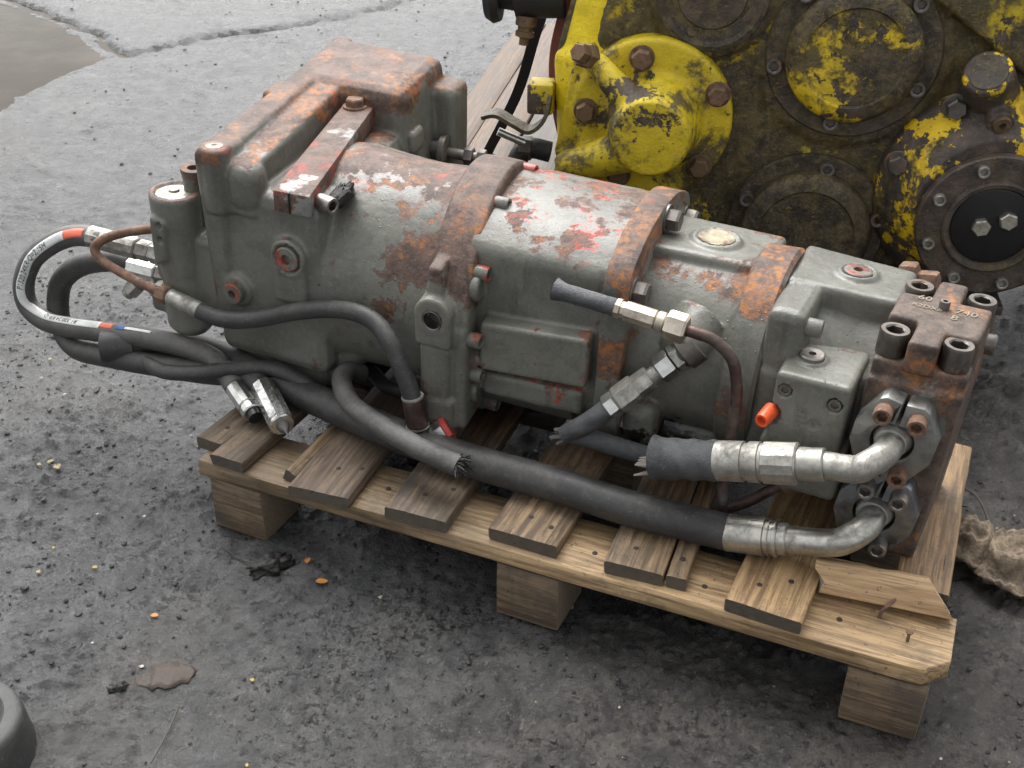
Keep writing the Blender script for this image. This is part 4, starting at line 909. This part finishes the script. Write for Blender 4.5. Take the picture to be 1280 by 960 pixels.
# ------------------------------------------------------------------ upright valve at the left end and its hoses
g = G(); g.lathe((-.530, -.175, 0), (0, 0, 1), [(-.135, .032), (-.12, .044), (-.02, .042), (.0, .044), (.03, .045), (.125, .046), (.130, .044)], 48)
g.box((-.53, -.19, -.10), (-.44, -.10, .06), .012); g.hexa([(-.575, -.20, -.03), (-.53, -.22, -.05), (-.50, -.12, -.05), (-.58, -.13, -.03), (-.578, -.20, .06), (-.53, -.215, .06), (-.50, -.12, .06), (-.58, -.13, .06)], .008)
g.hexa([(-.558, -.227, .005), (-.528, -.229, .020), (-.528, -.20, .02), (-.558, -.20, .005), (-.556, -.226, .100), (-.522, -.228, .092), (-.522, -.20, .10), (-.556, -.20, .10)], .006)
g.box((-.60, -.20, -.105), (-.55, -.13, -.055), .008)
me = cast(g, .0034, 3, 'valve_body', [((-.530, -.175, .130), (0, 0, 1), .0335, .007), ((-.536, -.23, .085), (0, -1, 0), .0055, .006), ((-.536, -.23, .060), (0, -1, 0), .0055, .006)], .0003)
vb = mp('valve_body', me, P_VALVE)
g = G(); g.lathe((0, 0, 0), (0, 0, 1), [(0, .0325), (.003, .032), (.004, .026), (.003, .016), (.005, .009), (.009, .008), (.009, .004), (.008, 0)], 32, closed=False); bolt('cap', g.mesh('cap'), metal('dirty_cap', (.5, .47, .40), .4, .4, .3), vb, (-.530, -.175, .1235), (0, 0, 1))
g = G(); g.lathe((-.505, -.145, .06), (0, 0, 1), [(0, .022), (.085, .021), (.10, .0235), (.104, .0225), (.104, .011), (.09, .0105), (.09, 0)], 28, closed=False); mp('pilot_valve', g, P_VALVE, vb)
c0 = m(-.575, -.185, .035)
f_a = V((-.305, .198, .398)); f_b = V((-.235, .203, .392))
L1 = [f_a, (-.36, .196, .398), (-.415, .192, .378), (-.475, .186, .335), (-.510, .182, .280), (-.512, .180, .232), (-.472, .178, .207), (-.40, .176, .209), (-.31, .174, .220), (-.23, .172, .229), (-.15, .172, .232), (-.085, .172, .222), (-.04, .156, .205), (-.012, .138, .197)]
hz = hose('hose', L1, .0195, M_HOSE2, 'looped black hose with a printed white label stripe', root, n=14)
ferrule(f_a + V((-.03, -.001, .002)), f_b, .0205, M_ZINC2, hz, 10); nut(f_b, (.07, .004, -.006), .0185, .026, M_ZINC2, hz); nut(f_b + V((.028, .002, -.002)), (.07, .004, -.006), .020, .022, M_ZINC2, hz); wp('port_adapter', G().cyl(f_b + V((.045, .004, -.004)), m(-.535, -.18, .028), .017), M_BOLT, hz)
ferrule((-.014, .139, .197), (.050, .098, .184), .0185, M_ZINC, hz, 12, 'end_ferrule', (.78,)); wp('end_plug', G().cyl((.048, .100, .185), (.060, .092, .181), .013), M_BLACK, hz)
# printed stripe: a thin sleeve segment with lettering, following the hose
SP = spline(L1, 40); acc = [0.]
for a, b in zip(SP, SP[1:]): acc.append(acc[-1] + (b - a).length)
def on_hose(s, ang, lift):
    i = max(1, min(len(SP) - 2, int(np.searchsorted(acc, s)))); t0 = (s - acc[i - 1]) / max(1e-9, acc[i] - acc[i - 1]); p = SP[i - 1].lerp(SP[i], t0); t = (SP[min(i + 1, len(SP) - 1)] - SP[i - 2 if i > 1 else 0]).normalized()
    ref = V((.62, -.58, .50)).lerp(V((.1, -.3, .92)), max(0, min(1, (s - .22) / .12))); x = (ref - t * ref.dot(t)).normalized(); y = t.cross(x); return p + (x * math.cos(ang) + y * math.sin(ang)) * (.0195 + lift)
def stripe(s0_, s1_, a0, a1, lift, mat, name):
    g = G(); n = max(6, int((s1_ - s0_) / .004)); rows = [[g.bm.verts.new(on_hose(s0_ + (s1_ - s0_) * i / n, a0 + (a1 - a0) * j / 4, lift)) for j in range(5)] for i in range(n + 1)]
    for p, q in zip(rows, rows[1:]):
        for j in range(4): g.face([p[j], p[j + 1], q[j + 1], q[j]])
    o = wp(name, g, mat, hz); md = o.modifiers.new('thickness', 'SOLIDIFY'); md.thickness = .0004; return o
M_LABEL = flat('white_label', (.72, .74, .72), .45, 0, .1); M_RED = flat('red_label', (.75, .16, .09), .5); M_BLUE = flat('blue_label', (.05, .14, .35), .5)
stripe(.075, .50, -.42, .42, .0006, M_LABEL, 'label_stripe'); stripe(.033, .075, -.42, .42, .0006, M_RED, 'label_end'); stripe(.50, .53, -.30, .3, .0006, M_RED, 'label_end'); stripe(.54, .56, -.28, .28, .0006, M_BLUE, 'label_mark'); stripe(.56, .62, -.15, .15, .0006, M_LABEL, 'label_mark')
def print_on(txt, smid, size, flip):
    me = text_mesh(txt, size)
    for v in me.vertices: v.co = RWI @ on_hose(smid + (-v.co.x if flip else v.co.x), (v.co.y if flip else -v.co.y) / .0195, .0012)
    link('label_print', me, flat('black_print', (.015, .015, .015), .5), hz)
print_on('P1320.24KR-Q=2.15H', .190, .0150, True); print_on('R1 320.24 KR-Q', .40, .0125, True)
# second loop behind
f_c = V((-.285, .232, .338)); f_d = V((-.225, .232, .335))
L2 = [f_c, (-.33, .232, .338), (-.40, .228, .318), (-.452, .222, .280), (-.470, .214, .232), (-.455, .196, .186), (-.40, .172, .166), (-.30, .158, .178), (-.20, .152, .190), (-.09, .158, .197), (-.01, .168, .204), (.040, .149, .202)]
h2 = hose('hose', L2, .0205, M_HOSE, 'second black hose looping back under the labelled hose', root, n=12)
M_WHT = metal('white_flaked_ferrule', (.80, .80, .77), .35, .22, .0, (.03, .028, .025))
ferrule(f_c + V((-.012, 0, 0)), f_d, .0205, M_WHT, h2, 8); nut(f_d, (1, .02, -.03), .0185, .022, M_ZINC2, h2); wp('port_adapter', G().cyl(f_d + V((.018, 0, 0)), m(-.53, -.15, -.03), .015), M_BOLT, h2)
ferrule((.036, .152, .203), (.118, .085, .186), .0225, metal('chrome_flaked', (.78, .78, .75), .12, .42, 0., (.02, .02, .02)), h2, 10, 'end_ferrule', (.93,)); wp('end_plug', G().lathe((.116, .087, .186), (.082, -.067, -.017), [(0, .012), (.012, .009), (.02, .003), (.03, .001)], 14), M_HOSE2, h2)
# thin hose running under the housing
hose('hose', [(-.215, .150, .196), (-.16, .130, .198), (-.09, .130, .212), (-.02, .155, .225), (.04, .178, .226), (.095, .180, .214), (.14, .182, .197), (.16, .21, .185)], .0135, M_HOSE, 'thinner black hose running under the gear housing', n=10)
# spare port fittings low on the valve
q2 = m(-.585, -.165, -.080); nut(q2 + V((-.012, 0, 0)), (-1, 0, .1), .017, .022, M_ZINC, vb); wp('elbow_fitting', G().tube(spline([q2 + V((-.03, 0, .002)), q2 + V((-.055, -.002, .006)), q2 + V((-.072, -.006, -.004)), q2 + V((-.086, -.010, -.020))], 6), .0115, 14), M_ZINC2, vb); nut(q2 + V((-.062, -.003, .004)), (-.6, -.2, -.6), .0175, .024, M_ZINC2, vb)

# ------------------------------------------------------------------ yellow gearbox behind; local x across its face, y away, z up
yr = bpy.data.objects.new('gearbox', None); COL.objects.link(yr); yr.location = YQ + V((0, 0, .14)); yr.rotation_euler.z = YA
tag(yr, 'big grimy yellow gearbox with round covers and flaking paint, standing behind', 'gearbox')
ZB = .14
Y_CASE = yellow('sooty_yellow_casing', .47, .60, 0., (.56, .42, .012)); Y_PLATE = yellow('yellow_cover_paint', .45, .38, 3.1, (.62, .47, .014)); Y_SIDE = yellow('bright_yellow_side', .43, .30, 5.2, (.86, .66, .014))
Y_DOME = yellow('grimy_cover', .50, .50, 7.7, (.74, .53, .015)); Y_RIM = yellow('dark_rim', .62, .55, 9.1); Y_DOME2 = yellow('dark_brown_cover', .56, .66, 23.3, (.55, .40, .015)); Y_BODY = yellow('flaked_yellow_body', .51, .34, 11.6, (.82, .55, .012)); Y_RING = yellow('rusty_ring', .70, .40, 14.); Y_RED = flat('dull_red_flange', (.20, .055, .04), .6, 0, .4)
def Y(a, z, h): return V((a, -h, z - ZB))
def yp(name, g, mat, parent=yr, ang=38):
    if isinstance(g, G): me = g.map(lambda c: Y(c[0], c[2], -c[1])).mesh(name, ang)
    else:
        me = g
        for v in me.vertices: v.co = Y(v.co.x, v.co.z, -v.co.y)
        me.name = name
    return link(name, me, mat, parent)
OUT = V((0, -1, 0))
def yb(name, me, mat, parent, a, z, h): return link(name, me, mat, parent, at(Y(a, z, h), OUT, random.random() * 6))
# main casing (g coordinates: x = a, y = depth, z)
oc = rnd([(-.45, .17, .06), (-.515, .32, .08), (-.548, .46, .1), (-.552, .56, .1), (-.525, .68, .1), (-.46, .86, .1), (-.3, .98, .1), (.7, 1.0, .1), (.85, .6, .1), (.8, .15, .08)], n=5)
g = G(); g.prism(oc, lambda p: V((p[0], .02, p[1])), lambda p: V((p[0], .50, p[1])), .0)
g.prism([(p[0] * .93 + .03, p[1] * .93 + .035) for p in oc], lambda p: V((p[0], -.008, p[1])), lambda p: V((p[0], .1, p[1])))
g.hexa([(.17, -.035, .745), (.36, -.035, .61), (.7, -.035, .62), (.5, -.035, .95), (.18, .05, .77), (.38, .05, .64), (.7, .05, .64), (.5, .05, .95)], .006)
g.cyl((-.235, .05, .735), (-.235, -.025, .735), .125, 48, .006); g.cyl((.045, .05, .635), (.045, -.016, .635), .19, 56, .006)
me = cast(g, .007, 4, 'casing', (), .0015); case = yp('casing', me, Y_CASE)
# left shoulder of bright paint: a bellied side cover
g = G(); g.hexa([(-.54, .0, .36), (-.40, -.035, .30), (-.36, .05, .30), (-.52, .08, .36), (-.555, .01, .60), (-.47, -.035, .62), (-.36, .05, .62), (-.54, .08, .60)], .02)
g.hexa([(-.555, .01, .50), (-.48, -.02, .50), (-.36, .08, .5), (-.55, .10, .5), (-.50, .03, .80), (-.43, -.012, .80), (-.36, .08, .80), (-.50, .12, .80)], .02)
yp('side_cover', cast(g, .006, 8, 'side_cover', (), .001), Y_SIDE)
g = G(); g.prism([(p[0] * 1.06 + .01, p[1] * 1.02) for p in oc if p[0] < -.2 or True], lambda p: V((p[0], .10, p[1])), lambda p: V((p[0], .145, p[1])), .004); yp('back_flange', g, Y_RED)
# round bearing cover with hub and two ribs
g = G(); g.cyl((-.338, .03, .485), (-.338, -.052, .485), .166, 72, .006)
g.prism([(-.462, .628), (-.50, .60), (-.535, .40), (-.52, .355), (-.44, .335), (-.38, .45)], lambda p: V((p[0], .02, p[1])), lambda p: V((p[0], -.044, p[1])))
g.lathe((-.330, -.03, .482), (0, -1, 0), [(0, .120), (.03, .098), (.07, .088), (.118, .080), (.128, .074)], 56)
for (a0, z0), (a1, z1), r0, r1_ in (((-.36, .525), (-.478, .622), .032, .022), ((-.37, .44), (-.515, .372), .045, .032)):
    g.tube([V((a0, -.11, z0)), V(((a0 + a1) / 2, -.085, (z0 + z1) / 2)), V((a1, -.055, z1))], lambda t, r0=r0, r1_=r1_: r0 + (r1_ - r0) * t, 18)
cov = yp('bearing_cover', cast(g, .0045, 3, 'bearing_cover', (), .0007), Y_PLATE)
M_RB = metal('rust_yellow_bolt', (.24, .17, .10), .6, .45, .55, (.10, .075, .03)); hy = hex_bolt(.0205, .022)
for a, z in ((-.362, .612), (-.206, .548), (-.229, .396), (-.395, .366), (-.470, .498)): yb('hex_bolt', hy, M_RB, cov, a, z, .054)
g = G(); g.hexnut((-.463, -.07, .612), (-.35, -.75, .35), .026, .03); g.hexnut((-.474, -.093, .623), (-.35, -.75, .35), .019, .026); yp('bleed_fitting', g, M_RB, cov)
# domed covers
def cover(name, a, z, rf, rd, bolts, ht, mat=Y_DOME):
    g = G(); g.lathe((a, .01, z), (0, -1, 0), [(0, rf - .004), (.030, rf), (.036, rf - .004), (.036, rd + .002)], 80); fl_ = yp(name, g, Y_RIM, yr, 30)
    g = G(); g.lathe((a, -.02, z), (0, -1, 0), [(0, rd), (ht * .7, rd), (ht * .85, rd - .004), (ht, rd - .014), (ht + .002, rd * .75), (ht - .002, rd * .72), (ht - .001, 0)], 80, closed=False); g.map(lambda c: c + V((0, .0015 * noise.fractal(c * 22, .9, 2, 3), 0))); yp('dome', g, mat, fl_, 35)
    b_ = cap_screw(.0155, .018)
    for x, y_ in bolts: yb('cap_screw', b_, M_BOLT, fl_, x, y_, .026)
    return fl_
cover('round_cover', .045, .635, .168, .129, ((-.103, .605), (.021, .499), (.174, .576), (.152, .736), (-.06, .745)), .045)
cover('round_cover', .003, .262, .164, .133, ((-.124, .324), (.029, .401), (.146, .300)), .045, Y_DOME2)
g = G(); g.lathe((-.235, -.02, .735), (0, -1, 0), [(0, .108), (.012, .108), (.014, .100), (.006, .092), (.004, .070), (.008, .066), (.007, 0)], 64, closed=False); yp('inset_cover', g, Y_RIM, yr, 30)
# pump drive housing with bolted ring
g = G(); g.lathe((.350, .02, .365), (0, -1, 0), [(0, .225), (.05, .222), (.062, .212), (.09, .19), (.135, .150)], 72); g.lathe((.315, -.02, .565), (-.25, -.62, .55), [(0, .055), (.10, .046), (.108, .042)], 36); g.lathe((.325, -.085, .545), (.1, -.9, -.25), [(0, .026), (.022, .024)], 28)
dr = yp('drive_housing', cast(g, .005, 3, 'drive_housing', (), .0008), Y_BODY)
g = G(); g.lathe((0, 0, 0), (0, 0, 1), [(0, .036), (.004, .0355), (.005, .031), (.0035, .02), (.005, 0)], 30, closed=False); dtop = V((.315, -.02, .565)) + V((-.25, -.62, .55)).normalized() * .106; link('lid', g.mesh('lid'), Y_RIM, dr, at(Y(dtop.x, dtop.z, -dtop.y), (-.25, -.62, .55)))
link('plug', plug_mesh(.017, .008, .4), M_RB, dr, at(Y(.327, .540, .106), (.1, -.9, -.25)))
for a, z in ((.160, .432), (.248, .552)): yb('hex_bolt', hy, M_BOLT, dr, a, z, .055)
g = G(); g.lathe((.347, -.118, .345), (0, -1, 0), [(0, .140), (.003, .144), (.020, .144), (.023, .141), (.023, .096), (.028, .094), (.030, .090), (.028, .082), (.016, .078), (.016, 0)], 96, closed=False); ring = yp('bolted_ring', g, Y_RING, yr, 30)
g = G(); g.lathe((.347, -.134, .345), (0, -1, 0), [(0, .0775), (.003, .077), (.004, .074), (.003, 0)], 60, closed=False); yp('black_disc', g, flat('black_plate', (.012, .012, .013), .35), ring)
zb = cap_screw(.0115, .014)
for i in range(8): a = R(20 + 45 * i); yb('cap_screw', zb, M_ZINC2, ring, .347 + .121 * math.cos(a), .345 + .121 * math.sin(a), .141)
for a, z in ((.325, .345), (.372, .362)): yb('hex_bolt', hex_bolt(.018, .016, False), metal('zinc_disc_bolt', (.6, .58, .5), .4, .4, .1), ring, a, z, .136)
for a, z in ((.235, .462), (.315, .500), (.40, .497)): yb('hex_bolt', hex_bolt(.016, .016), M_ZINC, dr, a, z, .075)
# bits on the left side
g = G(); P = spline([Y(-.548, .515, .03), Y(-.556, .475, .05), Y(-.585, .452, .06), Y(-.62, .465, .06), Y(-.655, .482, .06), Y(-.685, .476, .06)], 8)
b = g.bm; fr_ = frames(P); rows = []
for i, (p, t, x, y_) in enumerate(fr_):
    nn = V((0, 1, 0)); nn = (nn - t * nn.dot(t)).normalized(); s2 = t.cross(nn)
    rows.append([b.verts.new(p + nn * a_ * .022 + s2 * b_ * .004) for a_, b_ in ((-1, -1), (1, -1), (1, 1), (-1, 1))])
for p, q in zip(rows, rows[1:]):
    for i in range(4): g.face([p[i], p[(i + 1) % 4], q[(i + 1) % 4], q[i]])
g.face(rows[0][::-1]); g.face(rows[-1]); lv = link('lever_bracket', g.mesh('lever_bracket'), yellow('lever_paint', .55, .75, 2.2), yr)
g = G(); g.box((-.60, -.02, .47), (-.545, .04, .535), .006); yp('bracket_lug', g, Y_PLATE)
g = G(); g.tube(spline([V((-.545, -.03, .395)), V((-.59, -.03, .40)), V((-.615, -.035, .375)), V((-.615, -.04, .32)), V((-.60, -.04, .30)), V((-.53, -.05, .29)), V((-.47, -.05, .285))], 8), .022, 16); pp = yp('grease_pipe', g, M_CLOD)
g = G(); g.hexnut((-.585, -.03, .400), (-1, 0, 0), .026, .026); yp('hex_nut', g, Y_RIM, pp); g = G(); g.cyl((-.60, -.04, .415), (-.655, -.05, .440), .009, 12); yp('pin', g, M_ZINC, pp)
g = G(); g.lathe((-.54, .08, .70), (-1, -.02, -.05), [(0, .05), (.10, .05), (.105, .035), (.135, .03), (.135, .055), (.15, .06), (.165, .05), (.17, .02)], 28); cp = yp('coupling', g, M_CLOD)
g = G(); g.lathe((-.615, .06, .655), (-.1, -.1, -1), [(0, .022), (.02, .022), (.022, .016), (.03, .016), (.032, .02), (.042, .02), (.046, .010), (.06, .010)], 18); yp('drain_fitting', g, M_RB, cp)
# strap
g = G(); Pst = [V((.55, 1.46, 1.012)), V((.33, 1.41, .99)), V((.245, 1.39, .90)), V((.075, 1.37, .622)), V((-.035, 1.45, .369)), V((-.100, 1.49, .25)), V((-.156, 1.517, .155)), V((-.185, 1.530, .10))]
b = g.bm; rows = []
for p, t, x, y_ in frames(spline(Pst, 6)):
    sx = V((.97, .22, 0)); sx = (sx - t * sx.dot(t)).normalized(); nz_ = sx.cross(t)
    rows.append([b.verts.new(p + sx * a_ * .0135 + nz_ * b_ * .0012) for a_, b_ in ((-1, -1), (1, -1), (1, 1), (-1, 1))])
for p, q in zip(rows, rows[1:]):
    for i in range(4): g.face([p[i], p[(i + 1) % 4], q[(i + 1) % 4], q[i]])
g.face(rows[0][::-1]); g.face(rows[-1])
tag(link('strap', g.mesh('strap'), flat('black_strap', (.010, .010, .011), .85)), 'flat black strap running over the planks beside the yellow gearbox', 'strap')
